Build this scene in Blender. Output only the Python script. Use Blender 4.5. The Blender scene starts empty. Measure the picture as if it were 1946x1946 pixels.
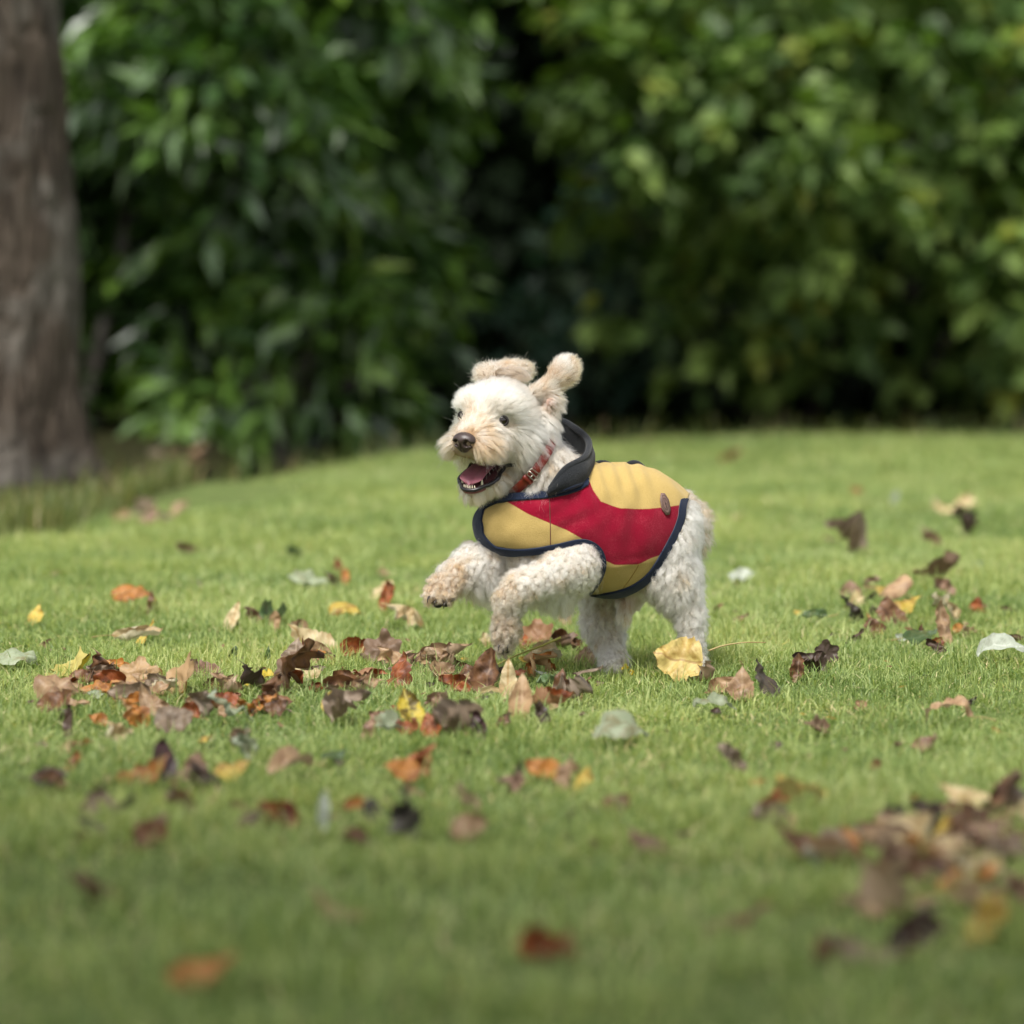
import bpy, math, random
import numpy as np
from mathutils import Vector, Matrix
from mathutils.kdtree import KDTree
from mathutils.bvhtree import BVHTree

scene = bpy.context.scene
col = scene.collection
rng = np.random.default_rng(7)
random.seed(7)

# ------------------------------------------------------------------ camera
FPX, CX, CY, HZ, CAMH = 7363.0, 973.0, 973.0, 500.0, 0.74
PITCH = math.atan((CY - HZ) / FPX)
cam_d = bpy.data.cameras.new('camera')
cam = bpy.data.objects.new('camera', cam_d); col.objects.link(cam)
cam.location = (0, 0, CAMH)
cam.rotation_euler = (math.pi / 2 - PITCH, 0, 0)
cam_d.sensor_width = 36; cam_d.lens = 36 * FPX / 1946
cam_d.clip_end = 1000; cam_d.clip_start = 0.05
cam_d.dof.use_dof = True; cam_d.dof.focus_distance = 6.93; cam_d.dof.aperture_fstop = 2.6
scene.camera = cam

# ------------------------------------------------------------------ world, sun, exposure
SUN_EL, SUN_AZ = math.radians(58), math.radians(200)      # azimuth: where the sun stands, from +Y clockwise
world = bpy.data.worlds.new('World'); scene.world = world; world.use_nodes = True
wn = world.node_tree; wn.nodes.clear()
sky = wn.nodes.new('ShaderNodeTexSky'); sky.sky_type = 'NISHITA'; sky.sun_disc = False
sky.sun_elevation = SUN_EL; sky.sun_rotation = SUN_AZ; sky.air_density = 1.0; sky.dust_density = 4.0
hs = wn.nodes.new('ShaderNodeHueSaturation'); hs.inputs['Saturation'].default_value = 0.22
bg = wn.nodes.new('ShaderNodeBackground'); bg.inputs['Strength'].default_value = 0.115
wo = wn.nodes.new('ShaderNodeOutputWorld')
wn.links.new(sky.outputs[0], hs.inputs['Color']); wn.links.new(hs.outputs[0], bg.inputs[0]); wn.links.new(bg.outputs[0], wo.inputs[0])
sl = bpy.data.lights.new('sun', 'SUN'); sl.energy = 2.3; sl.angle = math.radians(16); sl.color = (1.0, 0.96, 0.90)
so = bpy.data.objects.new('sun', sl); col.objects.link(so)
sdir = Vector((math.sin(SUN_AZ) * math.cos(SUN_EL), math.cos(SUN_AZ) * math.cos(SUN_EL), math.sin(SUN_EL)))
so.rotation_euler = sdir.to_track_quat('Z', 'Y').to_euler()
scene.view_settings.view_transform = 'Standard'; scene.view_settings.look = 'None'
scene.view_settings.gamma = 1.0; scene.view_settings.exposure = 1.0
scene.cycles.use_denoising = True
scene.cycles.max_bounces = 10; scene.cycles.diffuse_bounces = 4; scene.cycles.glossy_bounces = 3
scene.cycles.transmission_bounces = 8; scene.cycles.transparent_max_bounces = 8
scene.cycles.caustics_reflective = False; scene.cycles.caustics_refractive = False
scene.cycles.sample_clamp_indirect = 6
try:
    scene.cycles_curves.shape = 'RIBBONS'
except Exception:
    pass

# ------------------------------------------------------------------ helpers
CP, SP = math.cos(PITCH), math.sin(PITCH)
def W(px, py, dd=0.0, base=7.0):
    """point measured in the photograph (1946 px frame) at a depth along the view"""
    d = base + dd
    xc = (px - CX) / FPX * d; yc = -(py - CY) / FPX * d
    return np.array([xc, d * CP + yc * SP, CAMH - d * SP + yc * CP])
def project(v):
    v = np.asarray(v, float); p = v - np.array([0, 0, CAMH])
    d = p[..., 1] * CP - p[..., 2] * SP
    yc = p[..., 1] * SP + p[..., 2] * CP
    return CX + p[..., 0] / d * FPX, CY - yc / d * FPX, d
def lawn_far(x):
    return np.interp(x, [-6, -2.0, -1.41, -1.26, -1.135, -0.79, -0.26, 0.28, 2.2, 8], [7, 9.3, 10.7, 11.3, 13.0, 14.1, 15.4, 15.9, 16.4, 17.0])
def sstep(t):
    t = np.clip(t, 0, 1); return t * t * (3 - 2 * t)
def gh(x, y):
    dip = -.30 * sstep((y - lawn_far(x) - .05) / 1.6) * sstep((x + 1.32) / .25)      # the lawn's far shoulder rolls away
    left = -.05 * sstep((y - 9.0) / 4.0) * sstep((-x - .2) / 1.0)
    return dip + left + 0.007 * np.sin(x * 2.1 + 0.7 * y) + 0.006 * np.sin(1.7 * y - x) + 0.003 * np.sin(5.1 * x + 3.3 * y)
def G(px, py):
    """where the ray through a photo point meets the ground"""
    d = FPX * CAMH / (py - HZ) ; 
    x = (px - CX) / FPX * d; return np.array([x, d, float(gh(x, d))])
def tag(o, label=None, cat=None, group=None, kind=None):
    if label: o['label'] = label
    if cat: o['category'] = cat
    if group: o['group'] = group
    if kind: o['kind'] = kind
    return o
def link(name, data, parent=None, mat=None):
    o = bpy.data.objects.new(name, data); col.objects.link(o)
    if parent is not None: o.parent = parent
    if mat is not None: data.materials.append(mat)
    return o
def empty(name, loc=(0, 0, 0)):
    o = bpy.data.objects.new(name, None); col.objects.link(o); o.location = loc; o.empty_display_size = 0.05
    return o
def add_child(name, data, root, mat=None):
    """child whose data are in world coordinates"""
    o = link(name, data, root, mat)
    o.matrix_parent_inverse = Matrix.Translation(-Vector(root.location))
    return o
def fast_mesh(name, V, F, smooth=True, uv=None, attrs=None):
    """F: (n,k) int array of equal-size faces or list of such arrays"""
    Fs = F if isinstance(F, list) else [F]
    me = bpy.data.meshes.new(name)
    V = np.ascontiguousarray(V, dtype=np.float32)
    me.vertices.add(len(V)); me.vertices.foreach_set('co', V.ravel())
    lv = np.concatenate([f.ravel() for f in Fs]).astype(np.int32)
    tot = np.concatenate([np.full(len(f), f.shape[1]) for f in Fs]).astype(np.int32)
    st = np.concatenate([[0], np.cumsum(tot)[:-1]]).astype(np.int32)
    me.loops.add(len(lv)); me.loops.foreach_set('vertex_index', lv)
    me.polygons.add(len(tot)); me.polygons.foreach_set('loop_start', st); me.polygons.foreach_set('loop_total', tot)
    me.polygons.foreach_set('use_smooth', np.full(len(tot), smooth))
    if attrs:
        for k, a in attrs.items():
            a = np.asarray(a, dtype=np.float32)
            if a.ndim == 1:
                at = me.attributes.new(k, 'FLOAT', 'POINT'); at.data.foreach_set('value', a)
            else:
                if a.shape[1] == 3: a = np.concatenate([a, np.ones((len(a), 1), np.float32)], 1)
                at = me.attributes.new(k, 'FLOAT_COLOR', 'POINT'); at.data.foreach_set('color', np.ascontiguousarray(a).ravel())
    me.update(calc_edges=True); me.validate()
    return me
def nrm(v):
    v = np.asarray(v, float); return v / (np.linalg.norm(v, axis=-1, keepdims=True) + 1e-12)

class Mat:
    """small node helper"""
    def __init__(s, name):
        s.m = bpy.data.materials.new(name); s.m.use_nodes = True; s.t = s.m.node_tree; s.t.nodes.clear()
        s.out = s.n('ShaderNodeOutputMaterial')
    def n(s, typ, **kw):
        nd = s.t.nodes.new(typ)
        for k, v in kw.items(): setattr(nd, k, v)
        return nd
    def set(s, nd, **kw):
        for k, v in kw.items():
            k = k.replace('_', ' ')
            i = nd.inputs[k]
            if isinstance(v, bpy.types.NodeSocket): s.t.links.new(v, i)
            elif isinstance(v, (tuple, list)) and len(v) == 3 and i.type == 'RGBA': i.default_value = (*v, 1)
            else: i.default_value = v
        return nd
    def l(s, a, b): s.t.links.new(a, b)
    def noise(s, scale, detail=3, vec=None, rough=0.55):
        nd = s.n('ShaderNodeTexNoise'); nd.inputs['Scale'].default_value = scale; nd.inputs['Detail'].default_value = detail
        nd.inputs['Roughness'].default_value = rough
        if vec is not None: s.l(vec, nd.inputs['Vector'])
        return nd.outputs['Fac']
    def ramp(s, fac, stops, interp='LINEAR'):
        r = s.n('ShaderNodeValToRGB'); r.color_ramp.interpolation = interp
        e = r.color_ramp.elements
        while len(e) < len(stops): e.new(0.5)
        for el, (p, c) in zip(e, stops):
            el.position = p; el.color = (*c, 1) if len(c) == 3 else c
        s.l(fac, r.inputs[0]); return r.outputs[0]
    def mix(s, f, a, b, mode='MIX'):
        nd = s.n('ShaderNodeMix', data_type='RGBA', blend_type=mode)
        for sock, v in ((nd.inputs[0], f), (nd.inputs[6], a), (nd.inputs[7], b)):
            if isinstance(v, bpy.types.NodeSocket): s.l(v, sock)
            elif isinstance(v, (tuple, list)): sock.default_value = (*v, 1)
            else: sock.default_value = v
        return nd.outputs[2]
    def math(s, op, a, b=0.5, clamp=False):
        nd = s.n('ShaderNodeMath', operation=op, use_clamp=clamp)
        for sock, v in ((nd.inputs[0], a), (nd.inputs[1], b)):
            if isinstance(v, bpy.types.NodeSocket): s.l(v, sock)
            else: sock.default_value = v
        return nd.outputs[0]
    def attr(s, name, out='Color'):
        return s.n('ShaderNodeAttribute', attribute_name=name).outputs[out]
    def bump(s, h, strength=0.3, dist=0.002):
        b = s.n('ShaderNodeBump'); b.inputs['Strength'].default_value = strength; b.inputs['Distance'].default_value = dist
        s.l(h, b.inputs['Height']); return b.outputs[0]
    def principled(s, **kw):
        p = s.n('ShaderNodeBsdfPrincipled'); s.set(p, **kw); return p
    def finish(s, sh): s.l(sh, s.out.inputs[0]); return s.m
def simple(name, color, rough=0.6, spec=0.5, **kw):
    m = Mat(name); p = m.principled(Base_Color=color, Roughness=rough, Specular_IOR_Level=spec, **kw)
    return m.finish(p.outputs[0])

def surface_nets(vol, origin, h):
    nx, ny, nz = vol.shape
    ins = vol < 0
    corners = [(i, j, k) for i in (0, 1) for j in (0, 1) for k in (0, 1)]
    def sl_(a, c): return a[c[0]:nx - 1 + c[0], c[1]:ny - 1 + c[1], c[2]:nz - 1 + c[2]]
    cnt = sum(sl_(ins, c).astype(np.int8) for c in corners)
    act = (cnt > 0) & (cnt < 8)
    idx = -np.ones(act.shape, np.int64); I = np.argwhere(act); idx[act] = np.arange(len(I))
    acc = np.zeros((len(I), 3)); num = np.zeros(len(I))
    cv = {c: vol[I[:, 0] + c[0], I[:, 1] + c[1], I[:, 2] + c[2]] for c in corners}
    for c in corners:
        for ax in range(3):
            if c[ax] == 0:
                c2 = list(c); c2[ax] = 1; c2 = tuple(c2)
                a, b = cv[c], cv[c2]; m = (a < 0) != (b < 0)
                t = a[m] / (a[m] - b[m])
                p = np.tile(np.array(c, float), (m.sum(), 1)); p[:, ax] += t
                acc[m] += p; num[m] += 1
    V = (I + acc / num[:, None]) * h + origin
    quads = []
    for ax in range(3):
        o1, o2 = [a for a in range(3) if a != ax]
        A = [slice(None)] * 3; B = [slice(None)] * 3
        A[ax] = slice(0, -1); B[ax] = slice(1, None)
        a, b = ins[tuple(A)], ins[tuple(B)]
        E = np.argwhere(a != b)
        ok = (E[:, o1] > 0) & (E[:, o2] > 0) & (E[:, o1] < vol.shape[o1] - 1) & (E[:, o2] < vol.shape[o2] - 1)
        E = E[ok]; sgn = a[E[:, 0], E[:, 1], E[:, 2]]
        def cell(d1, d2):
            e = E.copy(); e[:, o1] -= d1; e[:, o2] -= d2
            return idx[e[:, 0], e[:, 1], e[:, 2]]
        q = np.stack([cell(0, 0), cell(1, 0), cell(1, 1), cell(0, 1)], 1)
        flip = sgn if ax != 1 else ~sgn
        q[flip] = q[flip][:, ::-1]
        quads.append(q)
    Q = np.concatenate(quads)[:, ::-1]
    return V, Q

def tube(pts, radii, seg=8, cap=True, flat=None):
    """tube along pts; flat=(nx,ny,nz,ratio) list optional"""
    pts = np.asarray(pts, float); n = len(pts)
    radii = np.broadcast_to(radii, (n,))
    T = nrm(np.gradient(pts, axis=0))
    ref = np.array([0, 0, 1.0]) if abs(T[0][2]) < 0.9 else np.array([1.0, 0, 0])
    V = []; u = nrm(np.cross(T[0], ref))
    for i in range(n):
        u = nrm(u - T[i] * np.dot(u, T[i])); v = np.cross(T[i], u)
        for k in range(seg):
            a = 2 * math.pi * k / seg
            V.append(pts[i] + radii[i] * (math.cos(a) * u + math.sin(a) * v))
    F = []
    for i in range(n - 1):
        for k in range(seg):
            k2 = (k + 1) % seg
            F.append((i * seg + k, i * seg + k2, (i + 1) * seg + k2, (i + 1) * seg + k))
    V.append(pts[0]); V.append(pts[-1]); T3 = []
    for k in range(seg):
        k2 = (k + 1) % seg
        T3.append((n * seg, k2, k)); T3.append((n * seg + 1, (n - 1) * seg + k, (n - 1) * seg + k2))
    return np.array(V), [np.array(F), np.array(T3)]
def catmull(P, n):
    P = np.asarray(P, float); m = len(P)
    Q = np.vstack([2 * P[0] - P[1], P, 2 * P[-1] - P[-2]])
    out = []
    for t in np.linspace(0, m - 1 - 1e-9, n):
        i = int(t); f = t - i; a, b, c, d = Q[i], Q[i + 1], Q[i + 2], Q[i + 3]
        out.append(0.5 * (2 * b + (c - a) * f + (2 * a - 5 * b + 4 * c - d) * f * f + (3 * b - a - 3 * c + d) * f ** 3))
    return np.array(out)

# value noise in numpy (3-D)
_tab = np.random.default_rng(3).random((64, 64, 64))
def vnoise(p, scale):
    q = np.asarray(p) * scale; i = np.floor(q).astype(int); f = q - i; f = f * f * (3 - 2 * f); r = 0
    for a in (0, 1):
        for b in (0, 1):
            for c in (0, 1):
                w = (f[..., 0] if a else 1 - f[..., 0]) * (f[..., 1] if b else 1 - f[..., 1]) * (f[..., 2] if c else 1 - f[..., 2])
                r = r + w * _tab[(i[..., 0] + a) % 64, (i[..., 1] + b) % 64, (i[..., 2] + c) % 64]
    return r * 2 - 1
# ================================================================== ground
def ground_mat():
    m = Mat('soil_and_thatch')
    geo = m.n('ShaderNodeNewGeometry').outputs['Position']
    n1 = m.noise(3.0, 4, geo); n2 = m.noise(60, 3, geo)
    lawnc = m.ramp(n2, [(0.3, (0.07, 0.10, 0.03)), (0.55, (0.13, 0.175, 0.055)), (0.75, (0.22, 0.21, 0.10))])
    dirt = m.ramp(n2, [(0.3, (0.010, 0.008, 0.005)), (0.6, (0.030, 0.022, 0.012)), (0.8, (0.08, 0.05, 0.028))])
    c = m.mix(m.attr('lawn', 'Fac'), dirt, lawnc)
    c = m.mix(m.math('MULTIPLY', n1, 0.5), c, (0.06, 0.08, 0.03))
    p = m.principled(Base_Color=c, Roughness=1.0, Specular_IOR_Level=0.02, Normal=m.bump(n2, 0.6, 0.01))
    return m.finish(p.outputs[0])
xs = np.unique(np.concatenate([np.linspace(-300, -8, 20), np.linspace(-8, 8, 130), np.linspace(8, 300, 20)]))
ys = np.unique(np.concatenate([np.linspace(-200, 0, 14), np.linspace(0, 26, 190), np.linspace(26, 400, 24)]))
X, Y = np.meshgrid(xs, ys, indexing='ij')
near = np.clip((30 - np.hypot(X, Y - 10)) / 10, 0, 1)
Z = gh(X, Y) * near - .30 * (1 - near) * (Y > 0)
Z += 0.10 * np.exp(-((X + 1.66) ** 2 + (Y - 12.9) ** 2) / 0.5)
nx_, ny_ = X.shape
V = np.stack([X, Y, Z], -1).reshape(-1, 3)
ii = np.arange(nx_ * ny_).reshape(nx_, ny_)
F = np.stack([ii[:-1, :-1], ii[1:, :-1], ii[1:, 1:], ii[:-1, 1:]], -1).reshape(-1, 4)
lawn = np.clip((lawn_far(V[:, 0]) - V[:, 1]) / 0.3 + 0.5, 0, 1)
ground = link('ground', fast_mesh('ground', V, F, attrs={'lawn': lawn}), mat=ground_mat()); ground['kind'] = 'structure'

# ================================================================== grass
def blade_mat(name, a, b, c, dry):
    m = Mat(name)
    r = m.attr('rnd', 'Fac'); geo = m.n('ShaderNodeNewGeometry').outputs['Position']
    base = m.ramp(r, [(0.0, a), (0.45, b), (0.8, c), (0.93, c), (0.97, dry)])
    patch = m.noise(1.3, 3, geo)
    base = m.mix(m.ramp(patch, [(0.35, (0, 0, 0)), (0.65, (0.55, 0.55, 0.55))]), base, m.mix(1.0, base, (1.25, 1.12, 0.9), 'MULTIPLY'))
    p = m.principled(Base_Color=base, Roughness=0.45, Specular_IOR_Level=0.35)
    t = m.n('ShaderNodeBsdfTranslucent'); m.l(m.mix(1.0, base, (1.25, 1.3, 0.7), 'MULTIPLY'), t.inputs[0])
    mx = m.n('ShaderNodeMixShader'); mx.inputs[0].default_value = 0.42
    m.l(p.outputs[0], mx.inputs[1]); m.l(t.outputs[0], mx.inputs[2])
    return m.finish(mx.outputs[0])
def blades(P, Hh, Wd, lean, rnd, seg=3):
    """curved tapering blades rooted at P"""
    n = len(P); az = rng.random(n) * 2 * np.pi; fa = az + np.pi / 2 + rng.normal(0, 0.5, n)
    dirv = np.stack([np.cos(az), np.sin(az), np.zeros(n)], 1); side = np.stack([np.cos(fa), np.sin(fa), np.zeros(n)], 1)
    ts = np.linspace(0, 1, seg + 1); rows = []
    for t in ts[:-1]:
        c = P + dirv * (lean * Hh * t ** 2)[:, None] + np.array([0, 0, 1.0]) * (Hh * (t - 0.35 * np.clip(lean, 0, 1.6) * t * t))[:, None]
        w = (Wd * (1 - 0.65 * t ** 1.5) * 0.5)[:, None] * side
        rows += [c - w, c + w]
    t = 1.0
    rows.append(P + dirv * (lean * Hh)[:, None] + np.array([0, 0, 1.0]) * (Hh * (1 - 0.35 * np.clip(lean, 0, 1.6)))[:, None])
    k = len(rows); Vv = np.stack(rows, 1).reshape(-1, 3)
    base = (np.arange(n) * k)[:, None]
    quads = np.concatenate([base + np.array([[2 * i, 2 * i + 1, 2 * i + 3, 2 * i + 2]]) for i in range(seg - 1)])
    tri = base + np.array([[2 * seg - 2, 2 * seg - 1, 2 * seg]])
    return Vv, quads, tri, np.repeat(rnd, k)
def scatter(d0, d1, dens, margin=1.35):
    """uniform in area inside the widened view wedge"""
    hw = 0.1322 * margin
    A = hw * (d1 * d1 - d0 * d0); n = int(A * dens)
    d = np.sqrt(rng.random(n) * (d1 * d1 - d0 * d0) + d0 * d0)
    x = (rng.random(n) * 2 - 1) * (hw * d + 0.05)
    m = int(1.5 * (d1 - d0) * 2 * dens * .4)            # thinner on either side, for a step aside
    d2 = rng.uniform(d0, d1, m); x2 = (hw * d2 + 1.5 * rng.random(m)) * np.where(rng.random(m) < .5, -1, 1)
    return np.concatenate([x, x2]), np.concatenate([d, d2])
parts = []
for d0, d1, dens, hgt, wd in ((3.2, 4.6, 9000, .036, .0032), (4.6, 5.8, 15000, .034, .0028), (5.8, 8.3, 26000, .031, .0023),
                              (8.3, 10.5, 15000, .033, .0030), (10.5, 13.5, 8000, .035, .0042), (13.5, 16.9, 5200, .038, .0055)):
    x, d = scatter(d0, d1, dens)
    keep = d < lawn_far(x) + rng.normal(0, 1, len(x)) * np.where(x < -1.1, .34, .12); x, d = x[keep], d[keep]
    P = np.stack([x, d, gh(x, d) - 0.002], 1)
    cl = vnoise(P, 9.0); cl2 = vnoise(P + 5, 2.2)
    thin = rng.random(len(x)) < (0.80 + 0.35 * cl); P = P[thin]; cl = cl[thin]; cl2 = cl2[thin]; n = len(P)
    Hh = hgt * (0.42 + 0.75 * rng.random(n) + 0.48 * cl + 0.22 * cl2)
    tall = rng.random(n) < 0.06; Hh[tall] *= 1.6
    lean = np.abs(rng.normal(0.65, 0.5, n)) + (rng.random(n) < 0.2) * 0.8
    rnd = np.clip(rng.random(n) * 0.80 + 0.08 + 0.20 * cl2 + 0.16 * vnoise(P + 9, 5.5), 0, .94)
    dry = rng.random(n) < 0.05 + .16 * np.clip(vnoise(P + 3, 3.1), 0, 1); rnd[dry] = 0.99; Hh[dry] *= 0.8; lean[dry] += 0.5
    parts.append(blades(P, np.clip(Hh, .006, .075), wd * (0.7 + 0.6 * rng.random(n)), lean, rnd, 3 if d0 < 8 else 2))
def merge(parts):
    off = 0; Vs = []; Q = []; T = []; A = []
    for v, q, t, a in parts:
        Vs.append(v); Q.append(q + off); T.append(t + off); A.append(a); off += len(v)
    return np.concatenate(Vs), [np.concatenate(Q), np.concatenate(T)], np.concatenate(A)
V, F, A = merge(parts)
GRASS_M = blade_mat('grass_blades', (0.105, 0.175, 0.050), (0.235, 0.320, 0.110), (0.41, 0.475, 0.20), (0.60, 0.52, 0.33))
tag(link('lawn_grass', fast_mesh('lawn_grass', V, F, attrs={'rnd': A}), mat=GRASS_M), 'short green lawn grass with a few dry straw blades', 'grass', kind='stuff')
# rough edge beneath the trees: sparse taller tufts
x = rng.uniform(-3.2, 3.4, 30000); off = np.abs(rng.normal(0, 0.9, 30000)) - .25; d = lawn_far(x) + off
dens = np.where(x < -1.1, 0.9, 0.05) * np.exp(-np.abs(off) / 1.6); k = (rng.random(len(x)) < dens) & (d > 4)
P = np.stack([x[k], d[k], gh(x[k], d[k])], 1); P[:, 2] += 0.10 * np.exp(-((P[:, 0] + 1.66) ** 2 + (P[:, 1] - 12.9) ** 2) / 0.5)
n = len(P)
cl = vnoise(P, 4.0)
v, q, t, a = blades(P, 0.06 + 0.08 * rng.random(n) + 0.05 * np.clip(cl, 0, 1), 0.006 * np.ones(n), np.abs(rng.normal(.4, .3, n)), rng.random(n), 2)
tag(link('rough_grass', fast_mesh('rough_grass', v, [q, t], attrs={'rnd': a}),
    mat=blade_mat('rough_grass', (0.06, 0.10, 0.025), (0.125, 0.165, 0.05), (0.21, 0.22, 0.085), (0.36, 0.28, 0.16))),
    'longer sparse grass along the shaded edge of the lawn', 'grass', kind='stuff')

# ================================================================== shrubs and trees
def leaf_cloud(C, D, N, L, Wd, rnd, fold=0.25, droop=0.15):
    """five-point folded leaves; C base, D direction, N up-normal"""
    n = len(C); D = nrm(D); S = nrm(np.cross(D, N)); N = np.cross(S, D)
    L = L[:, None]; Wd = Wd[:, None]
    mid = C + D * L * 0.45 + N * Wd * fold * -0.5
    a = C; b = C + D * L * 0.42 - S * Wd * 0.5 + N * Wd * fold * 0.3; c = C + D * L * 0.42 + S * Wd * 0.5 + N * Wd * fold * 0.3
    e = C + D * L - N * L * droop
    Vv = np.stack([a, b, mid, c, e], 1).reshape(-1, 3); o = (np.arange(n) * 5)[:, None]
    T = np.concatenate([o + np.array([[0, 1, 2]]), o + np.array([[0, 2, 3]]), o + np.array([[2, 1, 4]]), o + np.array([[2, 4, 3]])])
    return Vv, T, np.repeat(rnd, 5)
def leaf_mat(name, stops, rough=0.35, spec=0.5, trans=0.3, tcol=(1.5, 1.7, 0.5)):
    m = Mat(name); base = m.ramp(m.attr('rnd', 'Fac'), stops)
    p = m.principled(Base_Color=base, Roughness=rough, Specular_IOR_Level=spec)
    t = m.n('ShaderNodeBsdfTranslucent'); m.l(m.mix(1.0, base, tcol, 'MULTIPLY'), t.inputs[0])
    mx = m.n('ShaderNodeMixShader'); mx.inputs[0].default_value = trans
    m.l(p.outputs[0], mx.inputs[1]); m.l(t.outputs[0], mx.inputs[2]); return m.finish(mx.outputs[0])
def bark_mat(name, c1, c2, c3, scale=9.0):
    m = Mat(name); tc = m.n('ShaderNodeTexCoord').outputs['Object']
    mp = m.n('ShaderNodeMapping'); mp.inputs['Scale'].default_value = (1, 1, 0.22); m.l(tc, mp.inputs[0])
    n1 = m.noise(scale * 2.2, 6, mp.outputs[0], 0.75); n2 = m.noise(2.6, 3, tc)
    v = m.n('ShaderNodeTexVoronoi', feature='DISTANCE_TO_EDGE'); v.inputs['Scale'].default_value = scale * 1.6; m.l(mp.outputs[0], v.inputs[0])
    c = m.ramp(n1, [(0.3, c1), (0.55, c2), (0.75, c3)])
    c = m.mix(m.ramp(n2, [(0.50, (0, 0, 0)), (0.60, (0.8, 0.8, 0.8))]), c, m.ramp(n1, [(0.35, (0.07, 0.060, 0.048)), (0.75, (0.23, 0.215, 0.19))]))
    h = m.math('ADD', n1, m.math('MULTIPLY', m.math('MINIMUM', v.outputs[0], 0.12), 4.0))
    p = m.principled(Base_Color=c, Roughness=0.9, Specular_IOR_Level=0.2, Normal=m.bump(h, 1.0, 0.035))
    return m.finish(p.outputs[0])
BARK = bark_mat('trunk_bark', (0.014, 0.010, 0.007), (0.070, 0.054, 0.040), (0.16, 0.13, 0.105))
DBARK = bark_mat('dark_bark', (0.012, 0.009, 0.006), (0.03, 0.024, 0.018), (0.05, 0.04, 0.03))

def blob_leaves(blobs, per, L, Wd, zmin=.02, out_w=0.8, down=0.35, shell=0.45, seed=0, spread=0.7):
    """clumps of leaves: each blob (x,y,z,rx,ry,rz) carries twig clusters near its shell"""
    r = np.random.default_rng(seed); C = []; D = []; Nn = []; R = []
    for (x, y, z, rx, ry, rz) in blobs:
        area = (rx * rz + rx * ry + ry * rz); nt = max(6, int(per * area))
        u = nrm(r.normal(size=(nt, 3))); rad = shell + (1 - shell) * r.random(nt) ** 0.5
        tips = np.array([x, y, z]) + u * rad[:, None] * np.array([rx, ry, rz])
        crnd = r.random(nt)
        k = 9
        for j in range(k):
            off = r.normal(0, L * 0.42, (nt, 3)) * spread
            C.append(tips + off)
            D.append(nrm(u * out_w + r.normal(0, 0.55, (nt, 3)) + np.array([0, 0, -down])))
            Nn.append(nrm(np.array([0, 0, 1.0]) + r.normal(0, 0.45, (nt, 3)) + 0.4 * u))
            R.append(np.clip(crnd * 0.72 + 0.28 * r.random(nt), 0, 1))
    C = np.concatenate(C); D = np.concatenate(D); Nn = np.concatenate(Nn); R = np.concatenate(R)
    ok = C[:, 2] > zmin; C, D, Nn, R = C[ok], D[ok], Nn[ok], R[ok]; n = len(C)
    return leaf_cloud(C, D, Nn, L * (0.7 + 0.6 * r.random(n)), Wd * (0.7 + 0.6 * r.random(n)), R)
def limbs(base, targets, r0, seed=0, seg=8):
    r = np.random.default_rng(seed); Vs = []; Qs = []; Ts = []; off = 0
    base = np.array(base, float)
    for i, t in enumerate(targets):
        t = np.array(t, float); mid = base * 0.5 + t * 0.5 + r.normal(0, 0.06, 3) * np.linalg.norm(t - base); mid[2] += 0.12 * abs(t[0] - base[0])
        p = catmull([base + r.normal(0, r0 * 0.3, 3) * np.array([1, 1, 0]), mid, t], 14)
        v, f = tube(p, np.linspace(r0, r0 * 0.25, 14), seg)
        Vs.append(v); Qs.append(f[0] + off); Ts.append(f[1] + off); off += len(v)
    return fast_mesh('trunk', np.concatenate(Vs), [np.concatenate(Qs), np.concatenate(Ts)])
def shrub(name, label, cat, base, blobs, per, L, Wd, mat, r0=0.05, group='shrubs behind the lawn', seed=1, limb_to=None, **kw):
    base = (base[0] * 1.15, base[1] * 1.15, -.3 if base[0] > -1.3 else 0.0)
    root = empty(name, base); tag(root, label, cat, group)
    v, t, a = blob_leaves(blobs, per, L, Wd, seed=seed, **kw)
    add_child('crown', fast_mesh('crown', v, t, smooth=False, attrs={'rnd': a}), root, mat)
    add_child('trunk', limbs(np.array(base) - np.array([0, 0, 0.05]), limb_to or [b[:3] for b in blobs[:7]], r0, seed), root, DBARK)
    return root
def B(px, py, d, rx, ry=None, rz=None):
    d = d * 1.15; rx, ry, rz = rx * 1.15, (ry or rx) * 1.15, (rz or rx) * 1.15
    x = (px - CX) / FPX * d; z = CAMH - (py - HZ) / FPX * d
    return (x, d, z, rx, ry or rx, rz or rx)

LAUREL = leaf_mat('laurel_leaves', [(0.0, (0.008, 0.024, 0.006)), (0.3, (0.035, 0.085, 0.018)), (0.5, (0.085, 0.17, 0.035)), (0.85, (0.15, 0.26, 0.035)), (1.0, (0.26, 0.36, 0.035))], rough=0.36, spec=1.0, trans=0.25)
YEW = leaf_mat('dull_leaves', [(0.0, (0.008, 0.02, 0.005)), (0.6, (0.03, 0.07, 0.010)), (1.0, (0.11, 0.20, 0.012))], rough=0.6, spec=0.3, trans=0.3)
MAPLE = leaf_mat('mid_green_leaves', [(0.0, (0.015, 0.035, 0.009)), (0.25, (0.07, 0.13, 0.03)), (0.5, (0.15, 0.235, 0.055)), (0.8, (0.24, 0.33, 0.085)), (0.97, (0.36, 0.34, 0.04))], rough=0.5, spec=0.4, trans=0.3)
TEAL = leaf_mat('blue_green_leaves', [(0.0, (0.01, 0.028, 0.015)), (0.7, (0.025, 0.065, 0.04)), (1.0, (0.05, 0.11, 0.075))], rough=0.5, spec=0.4, trans=0.2)
WOOD = leaf_mat('shade_toned_wood_leaves', [(0.0, (0.004, 0.008, 0.003)), (1.0, (0.012, 0.024, 0.008))], rough=0.7, spec=0.15, trans=0.1)  # the deep wood's shade is put into this near-black leaf colour

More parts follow.
